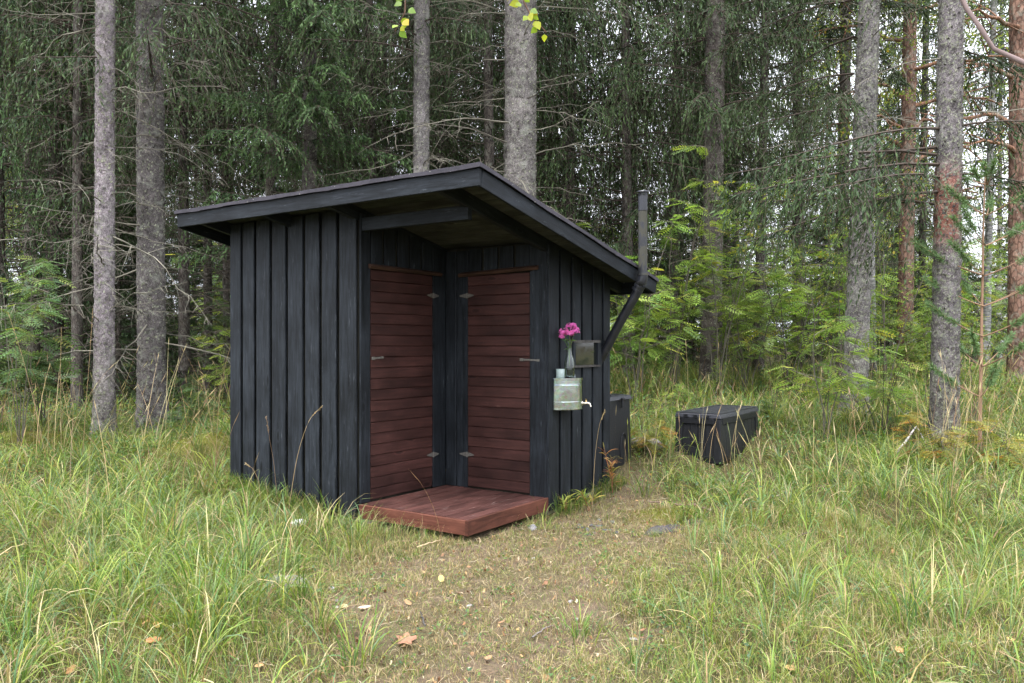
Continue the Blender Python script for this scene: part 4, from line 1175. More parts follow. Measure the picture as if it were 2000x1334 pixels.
# shared kinds of background spruce: trunk, dead twigs below, drooping live crown above
SPR = []
spec = [  # height, live start, crown reach, dead density, seed, bright
    (19, 6.0, 2.3, 1.0, 1, .95), (18, 4.6, 2.2, 1.0, 2, 1.0), (20, 7.2, 2.1, 1.2, 3, .9), (15, 2.2, 2.1, .5, 4, 1.12), (17, 5.2, 2.4, 1.0, 5, 1.0)]
for H_, zl_, rc_, dd_, sd_, br_ in spec:
    rg = np.random.default_rng(100 + sd_)
    r0 = .14; rat = lambda z_: r0 * (1 - .8 * z_ / H_)
    tm = rough_trunk(r0, r0 * .15, H_, 14, .16, .3, (rg.normal(0, .2), rg.normal(0, .2)), sd_, (.105, .088, .078), .05).mesh('trunk', M['bark_far'], True)
    cm = MB()
    b_, a_, L_ = whorls(rg, zl_, H_ - .6, .40, (4, 7), lambda z_: rc_ * min(1, .55 + .25 * (z_ - zl_)) * (1 - .75 * max(0, (z_ - zl_)) / (H_ - zl_)) + .25, rat)
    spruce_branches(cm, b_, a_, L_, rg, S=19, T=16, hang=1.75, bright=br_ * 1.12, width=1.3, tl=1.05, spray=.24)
    crown = cm.mesh('crown', NW)
    dm = MB()
    b_, a_, L_ = whorls(rg, .9, zl_ + 1.2, .26 / dd_, (3, 6), lambda z_: 1.7, rat)
    for b, a, l in zip(b_, a_, L_): dead_branch(dm, b, a, l, rg, .011, .45, 8, (.075, .064, .050))
    dead = dm.mesh('dead_boughs', M['twig'])
    SPR.append((tm, crown, dead))

def spruce(loc, kind, scale, rz, label, group, thick=1.0):
    t_, c_, d_ = SPR[kind]
    o = empty('spruce_tree', loc, rz); o.scale = (scale, scale, scale)
    tag(o, label, 'tree', group)
    tr = link('trunk', t_, o); tr.scale = (thick, thick, 1)
    link('crown', c_, o); link('dead_boughs', d_, o)
    return o

MARKS = [(66, 'leftmost dim trunk'), (203, 'slim pale trunk'), (297, 'thick left trunk'), (430, 'twin thin trunks'), (605, 'green-boughed spruce'), (823, 'slim grey trunk'), (1015, 'thickest trunk'), (1250, 'vent pipe'), (1390, 'dark trunk'), (1560, 'thin straight trunk'), (1675, 'leaning grey trunk'), (1770, 'orange pine'), (1845, 'lichen-spotted trunk'), (1925, 'grey-green birch'), (1990, 'edge pine')]
def where(px, Y, near=15., deep=26.):
    m_ = min(MARKS, key=lambda a: abs(a[0] - px))
    d_ = abs(px - m_[0]); rel = 'straight behind' if d_ < 12 else (('just ' if d_ < 45 else 'farther ') + ('left of' if px < m_[0] else 'right of'))
    return rel + ' the ' + m_[1] + (', near rank' if Y < near else (', deep rank' if Y > deep else ', middle rank'))
tr_rg = np.random.default_rng(77)
taken = [(wx(px, Y), Y) for px, Y in ((203, 9.6), (297, 10.6), (1015, 11.3), (823, 11.5), (605, 12.5), (1845, 9.0), (1672, 11.0), (1390, 14.0), (1770, 16), (1990, 13.5), (1560, 18), (1640, 17), (1230, 17), (450, 19), (410, 20), (100, 15.5), (66, 17), (870, 19), (1925, 17), (1705, 15))]
def lab(px):
    if px < 430: return 'slender forest spruce with dead lower twigs among the trunks left of the hut', 'background spruces left of the hut'
    if px < 1290: return 'tall drooping forest spruce in the dark wood behind the hut roof', 'background spruces behind the hut'
    return 'hanging-branched forest spruce in the wood right of the vent pipe', 'background spruces right of the hut'
PICK = {450: 'thin twin spruce trunk just left of the hut eave, the right one of the pair', 408: 'thin twin spruce trunk just left of the hut eave, the left one of the pair', 100: 'dark slender trunk midway between the left edge and the slim pale trunk', 66: 'dim slender trunk near the left edge, left neighbour of a darker one', 870: 'narrow dark trunk between the two grey trunks behind the roof', 1228: 'narrow dark spruce trunk directly behind the vent pipe', 1560: 'thin straight trunk midway between the dark trunk and the leaning one', 1640: 'thin trunk just left of the leaning grey spruce', 730: 'dim spruce trunk left of the slim grey trunk behind the roof', 520: 'dim spruce trunk above the left end of the roof', 1110: 'dim spruce just right of the thickest trunk', 150: 'thin dark spruce close left of the slim pale trunk', 360: 'thin dark spruce close right of the thick left trunk', 0: 'green-boughed spruce cut by the left edge', 1310: 'dim spruce right of the vent pipe top', 960: 'dim spruce just left of the thickest trunk', 1480: 'dim spruce right of the dark trunk behind the rowans'}
# the background trunks one can pick out
for px, Y, kind, s_, th_ in ((450, 17, 0, 1.0, .9), (408, 19, 2, 1.0, .8), (100, 15.0, 0, 1.0, 1.05), (66, 17.5, 4, 1.05, 1.0), (870, 17, 1, 1.0, .8), (1228, 15, 3, 1.0, .85), (1560, 18, 2, 1.1, .95), (1640, 17, 2, 1.1, .95), (730, 16, 4, 1.0, .9), (520, 14.5, 1, 1.0, .8), (1110, 16, 3, 1.05, .9), (150, 13.2, 4, .95, .7), (360, 15.2, 1, 1., .8), (0, 14, 3, 1., .9), (1310, 19, 1, 1.1, 1.0), (960, 14.5, 0, 1., .8), (1480, 15.5, 1, .95, .8)):
    l_, g_ = lab(px); x = wx(px, Y)
    l_ = PICK[px]
    spruce((x, Y, float(gz(x, Y)) - .1), kind, s_, tr_rg.uniform(0, 6.28), l_, g_, th_)
    taken.append((x, Y))
cnt = 0
while cnt < 50:
    Y = tr_rg.uniform(16, 44); px = tr_rg.uniform(-60, 2060)
    if px > 1520 and tr_rg.uniform() < .82: continue
    x = wx(px, Y)
    if min((x - a) ** 2 + (Y - b) ** 2 for a, b in taken) < 1.9 ** 2: continue
    taken.append((x, Y)); cnt += 1
    l_, g_ = lab(px); l_ = 'background spruce ' + where(px, Y)
    spruce((x, Y, float(gz(x, Y)) - .1), int(tr_rg.choice([0, 1, 2, 3, 4], p=[.2, .22, .14, .24, .2])), tr_rg.uniform(.85, 1.2), tr_rg.uniform(0, 6.28), l_, g_, tr_rg.uniform(.8, 1.15))

# young spruces with boughs to the ground, closing the view between the trunks
YS = []
for sd_, H_ in ((1, 4.5), (2, 6.0), (3, 3.2)):
    rg = np.random.default_rng(400 + sd_)
    tm = rough_trunk(.05, .01, H_, 8, .3, .2, (0, 0), sd_, (.13, .11, .095), .04).mesh('trunk', M['bark_far'], True)
    cm = MB()
    b_, a_, L_ = whorls(rg, .25, H_ - .15, .26, (4, 7), lambda z_: .25 + 1.35 * (1 - z_ / H_), lambda z_: .02)
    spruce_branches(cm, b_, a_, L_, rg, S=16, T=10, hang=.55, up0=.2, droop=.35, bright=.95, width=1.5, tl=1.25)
    YS.append((tm, cm.mesh('crown', NW)))
yc = 0
while yc < 62:
    Y = 14 + 30 * tr_rg.uniform() ** .8; px = tr_rg.uniform(-60, 2060)
    x = wx(px, Y)
    if (px > 1250 and Y < 19) or (430 < px < 1200 and Y < 18): continue
    if min((x - a) ** 2 + (Y - b) ** 2 for a, b in taken) < .8 ** 2: continue
    taken.append((x, Y)); yc += 1
    o = empty('young_spruce', (x, Y, float(gz(x, Y)) - .05), tr_rg.uniform(0, 6.28)); s_ = tr_rg.uniform(.8, 1.3); o.scale = (s_, s_, s_)
    wh = 'left of the hut' if px < 430 else ('behind the hut' if px < 1290 else 'right of the hut')
    tag(o, 'bushy young spruce ' + where(px, Y), 'tree', 'young spruces ' + wh)
    k_ = tr_rg.integers(0, 3); link('trunk', YS[k_][0], o); link('crown', YS[k_][1], o)

# --- the big trunks near the hut, each with its own bark and its own dead branches
DB = []
for i in range(10):
    rg = np.random.default_rng(300 + i); mb = MB()
    dead_branch(mb, (0, 0, 0), 0, 1.5, rg, .0088, .15 + .4 * (i % 3) / 2, 16, (.150, .138, .110), .4)
    DB.append(mb.mesh('dead_branch', M['twig']))
def big_tree(name, label, px, Y, dia, px_top, seed, colr, mat='bark', H=12, dead=(1.2, 7, 30), flakes=2500, dead_len=1.0, red=None, base_dark=None, taper=.45, bow=0., flare=.5, dz=.035):
    x = wx(px, Y); zg = float(gz(x, Y)) - .03
    o = empty(name, (x, Y, zg))
    tag(o, label, 'tree')
    topz = zat(0, Y) - zg
    lean = ((wx(px_top, Y) - x) * H / topz, 0)
    mb = rough_trunk(dia / 2, dia / 2 * (1 - taper), H, 44, dz, flare, lean, seed, colr, .03, flakes, red, base_dark, bow)
    mb.build('trunk', M[mat], o, smooth=True)
    rg = np.random.default_rng(seed + 50)
    z0, z1, n_ = dead
    for i in range(n_):
        z = z0 + (z1 - z0) * (i + rg.uniform(0, 1)) / n_
        a = rg.uniform(0, 6.28); r_ = dia / 2 * (1 - taper * z / H) * .9
        b = link('dead_branch', DB[rg.integers(0, 10)], o, (lean[0] * z / H + r_ * math.cos(a), r_ * math.sin(a), z), (rg.normal(0, .25), rg.normal(.05, .18), a))
        s_ = rg.uniform(.45, 1.15) * dead_len; b.scale = (s_, s_, s_)
    return o, lean, H
t1 = big_tree('spruce_tree', 'slim pale grey spruce trunk with bare twigs, foremost tree left of the hut', 203, 9.6, .228, 206, 1, (.245, .210, .218), dead=(1.3, 6.8, 60), base_dark=(.20, .185, .165), flakes=5000, taper=.25)
t2 = big_tree('spruce_tree', 'thick darker spruce trunk just behind the slim pale one left of the hut', 297, 10.6, .345, 292, 2, (.125, .110, .106), dead=(1.0, 6.5, 46), flakes=5000, dead_len=1.2, taper=.15)
t3 = big_tree('spruce_tree', 'thickest spruce trunk, rising straight behind the hut roof corner', 1013, 11.3, .47, 1017, 13, (.165, .148, .140), dead=(2.6, 7.0, 46), flakes=6000, dead_len=1.35, taper=.15)
t4 = big_tree('spruce_tree', 'slim grey spruce trunk rising behind the middle of the hut roof', 821, 11.6, .24, 824, 4, (.18, .163, .158), dead=(2.6, 7.2, 40), flakes=3000, taper=.2)
t5 = big_tree('spruce_tree', 'spruce with fresh green low boughs right above the hut roof', 604, 12.6, .235, 605, 5, (.13, .112, .105), dead=(1.2, 4, 8), flakes=1500, taper=.25)
t6 = big_tree('spruce_tree', 'lichen-spotted spruce trunk with a reddish bare band, rightmost big trunk', 1843, 9.0, .285, 1858, 6, (.175, .154, .157), 'bark_lichen', dead=(1.8, 6, 12), flakes=6000, red=(2.5, 3.3, (.25, .105, .08)), base_dark=(.17, .15, .13), taper=.25)
t7 = big_tree('spruce_tree', 'leaning grey spruce trunk behind the saplings right of the deck box', 1668, 11.0, .315, 1698, 7, (.175, .158, .157), 'bark_lichen', dead=(2.2, 6.5, 14), flakes=5000, base_dark=(.16, .145, .13), taper=.3)
t8 = big_tree('spruce_tree', 'dark spruce trunk behind the sunlit rowans, right of the vent pipe', 1388, 14.0, .36, 1398, 8, (.12, .10, .092), dead=(1.5, 8, 26), flakes=3000, taper=.2, dead_len=1.2)

def live_crown(o, specs, seed, bright=1.0, S=30, T=18, **kw):
    """specs: (z, azimuth deg, length, lean offset)"""
    rg = np.random.default_rng(seed); mb = MB()
    b = np.array([(0, 0, s[0]) for s in specs], float); a = np.array([R(s[1]) for s in specs]); L = np.array([s[2] for s in specs])
    spruce_branches(mb, b, a, L, rg, S=S, T=T, bright=bright, **kw)
    return mb.build('crown', NW, o)
rg = np.random.default_rng(9)
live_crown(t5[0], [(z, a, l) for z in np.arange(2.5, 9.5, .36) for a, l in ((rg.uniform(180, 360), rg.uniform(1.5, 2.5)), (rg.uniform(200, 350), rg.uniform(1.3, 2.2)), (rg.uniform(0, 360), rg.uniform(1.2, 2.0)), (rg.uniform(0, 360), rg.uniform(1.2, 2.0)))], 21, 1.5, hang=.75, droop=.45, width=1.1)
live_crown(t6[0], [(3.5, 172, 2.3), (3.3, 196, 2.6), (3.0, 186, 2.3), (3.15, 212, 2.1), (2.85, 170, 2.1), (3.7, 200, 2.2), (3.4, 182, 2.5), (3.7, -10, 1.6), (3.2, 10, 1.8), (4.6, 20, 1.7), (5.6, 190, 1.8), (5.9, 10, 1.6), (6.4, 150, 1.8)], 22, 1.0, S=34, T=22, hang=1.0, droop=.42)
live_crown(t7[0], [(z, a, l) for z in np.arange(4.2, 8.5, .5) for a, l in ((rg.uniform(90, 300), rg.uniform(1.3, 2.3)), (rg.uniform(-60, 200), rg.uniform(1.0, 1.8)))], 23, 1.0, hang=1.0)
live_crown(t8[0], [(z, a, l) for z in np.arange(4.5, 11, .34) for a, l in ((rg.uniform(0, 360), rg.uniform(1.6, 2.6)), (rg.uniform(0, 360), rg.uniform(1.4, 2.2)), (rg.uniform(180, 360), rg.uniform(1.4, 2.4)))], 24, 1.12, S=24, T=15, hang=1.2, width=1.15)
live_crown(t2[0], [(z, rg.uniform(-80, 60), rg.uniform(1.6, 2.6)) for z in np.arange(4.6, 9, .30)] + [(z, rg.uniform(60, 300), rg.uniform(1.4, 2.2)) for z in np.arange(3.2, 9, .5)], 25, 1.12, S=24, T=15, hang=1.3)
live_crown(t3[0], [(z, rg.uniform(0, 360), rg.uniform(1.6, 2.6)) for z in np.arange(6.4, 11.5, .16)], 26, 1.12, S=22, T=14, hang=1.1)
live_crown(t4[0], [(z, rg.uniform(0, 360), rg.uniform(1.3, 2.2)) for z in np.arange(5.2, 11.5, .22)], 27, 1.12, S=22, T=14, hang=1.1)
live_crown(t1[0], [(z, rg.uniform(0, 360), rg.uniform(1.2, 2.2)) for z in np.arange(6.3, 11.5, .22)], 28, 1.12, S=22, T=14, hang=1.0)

# --- pines with orange bark and crooked limbs
def pine(label, px, Y, dia, px_top, seed, limbs):
    o, lean, H = big_tree('pine_tree', label, px, Y, dia, px_top, seed, (.19, .112, .082), 'pine_bark', H=14, dead=(1, 2, 0), flakes=800, base_dark=(.16, .10, .075), taper=.3, dz=.06)
    rg = np.random.default_rng(seed)
    for i, (z, az, L) in enumerate(limbs):
        az = R(az); k = 8; t = np.linspace(0, 1, k)
        d_ = np.array([math.cos(az), math.sin(az), 0]); wob = np.cumsum(rg.normal(0, .06, (k, 3)), 0) * L * .5; wob[0] = 0
        P = np.array([lean[0] * z / H, 0, z]) + d_ * (t * L)[:, None] + np.array([0, 0, 1.]) * ((.5 * np.sin(t * 2.4) - .15 * t) * L * rg.uniform(.3, .8))[:, None] + wob
        mb = MB(); V, Q = tubes(P, .045 * (1 - .75 * t), 7); mb.add(V, Q, C=(.25, .135, .085))
        for j in range(5):
            b = P[2 + j]; e_ = d_ * rg.uniform(.1, .6) + rg.normal(0, .5, 3); tt = np.linspace(0, 1, 4)[:, None]
            V, Q = tubes(b + e_ * tt * .8 + rg.normal(0, .04, (4, 3)) * tt, np.array([.014, .011, .008, .004]), 4); mb.add(V, Q, C=(.24, .12, .075))
        mb.build('limb', M['pine_bark'], o, smooth=True)
    mb = MB(); n_ = 260
    c0 = np.stack([rg.normal(0, 1.4, n_), rg.normal(0, 1.4, n_), rg.uniform(6.5, 13.5, n_)], -1)
    P = np.repeat(c0, 26, 0); dv = rg.normal(0, 1, (len(P), 3)); dv /= np.linalg.norm(dv, axis=1, keepdims=True)
    sd = np.cross(dv, rg.normal(0, 1, (len(P), 3))); sd /= np.linalg.norm(sd, axis=1, keepdims=True)
    V = np.stack([P, P + dv * .1 + sd * .006, P + dv * .2, P + dv * .1 - sd * .006], 1).reshape(-1, 3)
    mb.add(V, np.arange(len(V)).reshape(-1, 4), C=np.repeat(np.array([.06, .095, .05]) * rg.uniform(.7, 1.3, (len(P), 1)), 4, 0))
    mb.build('crown', M['needle'], o)
pine('orange-barked pine with crooked limbs between the two big right-hand trunks', 1766, 16, .29, 1778, 31, [(4.2, 0, 1.8), (4.6, 170, 1.6), (5.3, 10, 2.2), (5.6, 190, 1.5), (6.2, -20, 2.0), (3.6, -10, 1.4), (6.8, 160, 1.8), (7.4, 20, 2.2), (5.0, 30, 1.5), (4.9, 200, 1.2)])
pine('orange-barked pine cut by the right edge of the picture', 1988, 13.5, .31, 1990, 32, [(5.2, 190, 1.4), (4.4, 170, 1.2), (6.0, 200, 1.5), (3.9, 200, 1.0)])

# --- birches: pale trunks and loose yellow-green leaves against the sky
br = np.random.default_rng(55)
def birch_crown(seed, n=5200, z0=3.0, z1=12, r=2.4):
    rg = np.random.default_rng(seed); mb = MB()
    nl = 70
    z = rg.uniform(z0, z1, nl); a = rg.uniform(0, 6.28, nl); L = rg.uniform(.7, r, nl)
    t = np.linspace(0, 1, 6)[None, :, None]
    d_ = np.stack([np.cos(a), np.sin(a), np.full(nl, .55)], -1)
    P = np.stack([np.zeros(nl), np.zeros(nl), z], -1)[:, None, :] + d_[:, None, :] * (L[:, None, None] * t) + np.array([0, 0, -1.]) * (L[:, None, None] * .55 * t ** 2.2) + np.cumsum(rg.normal(0, .03, (nl, 6, 3)), 1) * (t > 0)
    V, Q = tubes(P, np.repeat(np.array([[.016, .013, .010, .007, .004, .002]]), nl, 0), 4); mb.add(V, Q, C=(.10, .085, .08), m=1)
    i = rg.integers(0, nl, n); tt = rg.uniform(.25, 1, n) * 5; k = np.minimum(tt.astype(int), 4); f = (tt - k)[:, None]
    p = P[i, k] * (1 - f) + P[i, k + 1] * f + rg.normal(0, .10, (n, 3)) + np.array([0, 0, -.08])
    cc = np.array([[.16, .22, .045], [.22, .26, .05], [.12, .18, .05], [.34, .26, .05]])[rg.choice(4, n, p=[.45, .3, .18, .07])] * rg.uniform(.8, 1.2, (n, 1))
    leafquads(mb, p, np.full(n, .055), cc, .9, asp=.75)
    return mb.mesh('crown', [M['leaf'], M['twig']])
BC = [birch_crown(1), birch_crown(2)]
BT = rough_trunk(.075, .03, 14, 16, .12, .2, (.25, .1), 5, (.24, .235, .225), .04).mesh('trunk', M['birch_bark'], True)
for px, Y, s_, lb in ((1925, 17, 1.05, 'grey-green birch trunk between the rightmost spruce and the edge pine'), (1705, 15, .95, 'thin pale birch trunk close behind the leaning spruce'), (1860, 21, 1.1, None), (1800, 24, 1.1, None), (1980, 22, 1.0, None), (1640, 23, 1.1, None), (1720, 27, 1.2, None), (1560, 26, 1.1, None), (1950, 28, 1.2, None), (60, 22, .9, None), (-10, 19, .9, None)):
    x = wx(px, Y); o = empty('birch_tree', (x, Y, float(gz(x, Y)) - .05), br.uniform(0, 6.28)); o.scale = (s_, s_, s_)
    tag(o, lb or (('loose-leaved birch ' if px > 900 else 'light green birch ') + where(px, Y)), 'tree', None if lb else ('far birches at the upper right' if px > 900 else 'far birches at the left edge'))
    t_ = link('trunk', BT, o); t_.scale = (1, 1, 1); link('crown', BC[br.integers(0, 2)], o)

# --- rowan saplings: thin stems and feathery leaves in flat layers
def pinnate(mb, P, az, L, C, rg, pairs=6, tilt=.0):
    """compound leaves; P (n,3) leaf bases"""
    n_ = len(P)
    d_ = np.stack([np.cos(az), np.sin(az), rg.normal(-.08 + tilt, .22, n_)], -1); d_ /= np.linalg.norm(d_, axis=1, keepdims=True)
    nr = np.stack([rg.normal(0, .42, n_), rg.normal(0, .42, n_), np.ones(n_)], -1)
    s_ = np.cross(nr, d_); s_ /= np.linalg.norm(s_, axis=1, keepdims=True)
    dn = np.array([0, 0, -1.])
    t = np.linspace(.22, .95, pairs)
    allV = []
    for sgn in (-1, 1):
        for tt in t:
            b = P + d_ * (L * tt)[:, None] + dn * (L * .22 * tt * tt)[:, None]
            ll = (L * (.30 - .10 * abs(tt - .5)) * rg.uniform(.85, 1.15, n_))[:, None]
            dv = s_ * sgn * .92 + d_ * .38 + dn * .12; w = ll * .21
            allV.append(np.stack([b, b + dv * ll * .45 + d_ * w, b + dv * ll, b + dv * ll * .45 - d_ * w], 1))
    b = P + d_ * (L * .97)[:, None] + dn * (L * .21)[:, None]; ll = (L * .26)[:, None]
    allV.append(np.stack([b, b + d_ * ll * .45 + s_ * ll * .17, b + d_ * ll + dn * ll * .2, b + d_ * ll * .45 - s_ * ll * .17], 1))
    V = np.stack(allV, 1); k = len(allV)
    mb.add(V.reshape(-1, 3), np.arange(n_ * k * 4).reshape(-1, 4), C=np.repeat(C * rg.uniform(.92, 1.08, (n_, 3)), k * 4, 0))
    R0 = np.stack([P, P + d_ * (L * .5)[:, None] + dn * (L * .055)[:, None], P + d_ * (L * .97)[:, None] + dn * (L * .21)[:, None]], 1)
    V, Q = tubes(R0, np.repeat(np.array([[.0016, .0013, .0007]]), n_, 0), 3); mb.add(V, Q, C=(.12, .13, .05), m=1)

def rowan(seed, H=3.0, stems=4, per=46, spread=.5, pal=None):
    rg = np.random.default_rng(seed); mb = MB(); st = MB()
    pal = pal if pal is not None else np.array([[.185, .28, .06], [.26, .35, .07], [.135, .215, .065], [.40, .38, .08]])
    for _ in range(stems):
        h = H * rg.uniform(.55, 1.05); a = rg.uniform(0, 6.28); sp = rg.uniform(.1, spread) * H * .6
        k = 8; t = np.linspace(0, 1, k)
        P = np.stack([np.cos(a) * sp * t ** 1.5 + .05 * np.cos(a), np.sin(a) * sp * t ** 1.5 + .05 * np.sin(a), h * t], -1) + np.cumsum(rg.normal(0, .02, (k, 3)), 0) * (t[:, None] > 0)
        V, Q = tubes(P, .008 * (1 - .8 * t) * (H / 3) ** .5 + .002, 5); st.add(V, Q, C=(.10, .09, .07))
        for j in range(rg.integers(5, 8)):     # side shoots carrying leaves in tiers
            tt = rg.uniform(.28, 1.0); i0 = min(int(tt * (k - 1)), k - 2); b = P[i0] + (P[i0 + 1] - P[i0]) * (tt * (k - 1) - i0)
            aa = rg.uniform(0, 6.28); ls = rg.uniform(.25, .75) * (1.15 - .6 * tt) * (H / 3) ** .5
            sh = b + np.stack([np.cos(aa) * ls * np.linspace(0, 1, 5), np.sin(aa) * ls * np.linspace(0, 1, 5), .28 * ls * np.linspace(0, 1, 5) ** .8], -1)
            V, Q = tubes(sh, np.array([.005, .004, .003, .0025, .0015]), 4); st.add(V, Q, C=(.15, .13, .10))
            n_ = max(4, int(per / 6)); u = rg.uniform(.15, 1, n_)
            pp = sh[0] + (sh[-1] - sh[0]) * u[:, None] + rg.normal(0, .012, (n_, 3))
            az = aa + rg.normal(0, 1.0, n_)
            pinnate(mb, pp, az, rg.uniform(.16, .25, n_), pal[rg.choice(len(pal), n_, p=[.4, .32, .2, .08])] * rg.uniform(.8, 1.2, (n_, 1)), rg)
    return st.mesh('stem', M['twig']), mb.mesh('crown', [M['leaf'], M['twig']])
def round_leaved(seed, H, stems, per):
    """young birch or aspen: small rounded leaves on thin twigs"""
    rg = np.random.default_rng(seed); mb = MB(); st = MB()
    for _ in range(stems):
        h = H * rg.uniform(.6, 1.05); a = rg.uniform(0, 6.28); sp = rg.uniform(.05, .3) * H
        t = np.linspace(0, 1, 8)
        P = np.stack([np.cos(a) * sp * t ** 1.5, np.sin(a) * sp * t ** 1.5, h * t], -1) + np.cumsum(rg.normal(0, .02, (8, 3)), 0) * (t[:, None] > 0)
        V, Q = tubes(P, .011 * (1 - .85 * t) + .0015, 5); st.add(V, Q, C=(.12, .10, .085))
        for j in range(12):
            tt = rg.uniform(.3, .98) * 7; i0 = min(int(tt), 6); b = P[i0] + (P[i0 + 1] - P[i0]) * (tt - i0)
            aa = rg.uniform(0, 6.28); ls = rg.uniform(.3, .8) * (1.2 - tt / 8); u = np.linspace(0, 1, 5)
            sh = b + np.stack([np.cos(aa) * ls * u, np.sin(aa) * ls * u, (.5 * u - .25 * u * u) * ls], -1) + np.cumsum(rg.normal(0, .012, (5, 3)), 0)
            V, Q = tubes(sh, np.array([.004, .003, .0025, .002, .001]), 4); st.add(V, Q, C=(.12, .10, .085))
            k = rg.integers(0, 4, per); f = rg.uniform(0, 1, (per, 1)); p = sh[k] * (1 - f) + sh[k + 1] * f + rg.normal(0, .035, (per, 3))
            cc = np.array([[.16, .245, .055], [.23, .31, .06], [.12, .195, .06], [.40, .35, .07]])[rg.choice(4, per, p=[.4, .28, .24, .08])] * rg.uniform(.75, 1.2, (per, 1))
            leafquads(mb, p, rg.uniform(.03, .06, per), cc, .7, asp=.72)
    return st.mesh('stem', M['twig']), mb.mesh('crown', [M['leaf'], M['twig']])
RW = [rowan(11, 3.0, 5, 52), rowan(12, 2.4, 5, 50), rowan(13, 3.6, 5, 56), rowan(14, 1.8, 4, 46), rowan(15, 2.8, 5, 54), round_leaved(21, 3.2, 3, 26), round_leaved(22, 2.3, 4, 26), round_leaved(23, 3.8, 3, 30)]
RWY = rowan(16, .8, 4, 34, .9, np.array([[.24, .25, .06], [.36, .28, .06], [.17, .21, .05], [.42, .22, .06]]))
RWD = [rowan(17, 2.3, 5, 60, .6, np.array([[.10, .175, .075], [.14, .215, .08], [.09, .155, .075], [.19, .23, .06]])), rowan(18, 1.3, 4, 50, .8, np.array([[.085, .15, .06], [.11, .18, .065], [.08, .135, .06], [.17, .19, .05]]))]
def put_rowan(meshes, x, y, s, rz, label, group, name='rowan_sapling', zo=0):
    o = empty(name, (x, y, float(gz(x, y)) - .03 + zo), rz); o.scale = (s, s, s)
    tag(o, label, 'sapling', group); link('stem', meshes[0], o); link('crown', meshes[1], o); return o
rr = np.random.default_rng(5)
# rowans one can pick out
for px, Y, k, s_, lb in ((1540, 13.0, 0, 1.15, 'bright rowan sapling on the bank right behind the deck box'), (1400, 12.6, 2, 1.1, 'tall bright rowan sapling in front of the dark trunk'), (1240, 11.8, 1, 1.2, 'rowan sapling beside the vent pipe just behind the hut'), (1610, 9.3, 3, 1.05, 'slender rowan sapling in front of the leaning spruce trunk'), (1720, 10.0, 3, .8, 'small rowan with spread leaves right of the leaning trunk'), (1310, 12.4, 4, 1.1, 'rowan sapling midway between the vent pipe and the dark trunk'), (1460, 12.9, 0, 1.15, 'rowan sapling just right of the dark trunk, before the thicket'), (1590, 13.4, 2, 1.0, 'tall rowan sapling close left of the leaning trunk')):
    put_rowan(RW[k], wx(px, Y), Y, s_, rr.uniform(0, 6.28), lb, None)
for px, Y, s_, lb in ((1830, 8.0, .85, 'low yellowing rowan seedling at the foot of the rightmost spruce trunk'), (1965, 7.9, .8, 'low orange-leaved rowan seedling at the right edge'), (1155, 6.95, .0, None), (1265, 8.3, .55, 'tiny yellow-leaved seedling beside the grey stone')):
    if s_ > 0: put_rowan(RWY, wx(px, Y), Y, s_, rr.uniform(0, 6.28), lb, None)
for i in range(34):
    px = rr.uniform(1205, 1990); Y = 12.4 + 7.5 * rr.uniform() ** 1.2
    if 1640 < px < 1700 and Y < 12: continue
    put_rowan(RW[rr.choice(8, p=[.1, .1, .1, .1, .1, .18, .16, .16])], wx(px, Y), Y, rr.uniform(.7, 1.15), rr.uniform(0, 6.28), 'leafy green sapling ' + where(px, Y, 13, 16), 'sapling thicket right of the hut')
for i in range(16):      # low scrub on the bank behind the boxes
    px = rr.uniform(1255, 1960); Y = rr.uniform(9.8, 13.2)
    if 1500 < px < 1560 and Y < 10: continue
    put_rowan([RW[3], RW[6], RWD[1], RW[5]][rr.integers(0, 4)], wx(px, Y), Y, rr.uniform(.22, .42), rr.uniform(0, 6.28), 'knee-high leafy scrub on the bank ' + where(px, Y, 11, 12.2), 'low scrub on the bank', 'leafy_shrub')
for px, Y, k, s_, lb in ((40, 8.6, 0, .8, 'leafy shrub reaching in at the left edge'), (-20, 9.4, 0, .95, 'tall leafy shrub cut by the left edge'), (95, 9.9, 1, 1.2, 'low leafy shrub left of the slim pale trunk'), (390, 10.2, 1, .55, 'small seedling between the thick trunk and the hut wall'), (345, 9.8, 1, .45, 'tiny seedling at the foot of the thick trunk')):
    put_rowan(RWD[k], wx(px, Y), Y, s_, rr.uniform(0, 6.28), lb, None, 'leafy_shrub')
for i in range(8):
    px = rr.uniform(-30, 450); Y = rr.uniform(11.5, 20)
    put_rowan(RWD[rr.integers(0, 2)], wx(px, Y), Y, rr.uniform(.6, 1.1), rr.uniform(0, 6.28), 'dim leafy shrub ' + where(px, Y, 14, 17), 'shrubs under the left spruces', 'leafy_shrub')
for i in range(16):
    px = rr.uniform(430, 1250); Y = rr.uniform(13, 24)
    put_rowan(RW[rr.integers(0, 5)], wx(px, Y), Y, rr.uniform(.9, 1.4), rr.uniform(0, 6.28), 'leafy sapling in the wood ' + where(px, Y, 15, 19), 'saplings behind the hut')
far_l = [(rr.uniform(-60, 2060), rr.uniform(22, 40)) for _ in range(60)]
for px, Y in far_l:
    put_rowan(RW[rr.integers(0, 5)], wx(px, Y), Y, rr.uniform(1.1, 1.9), rr.uniform(0, 6.28), 'far leafy sapling ' + where(px, Y, 0, 31), 'far saplings deep in the wood')

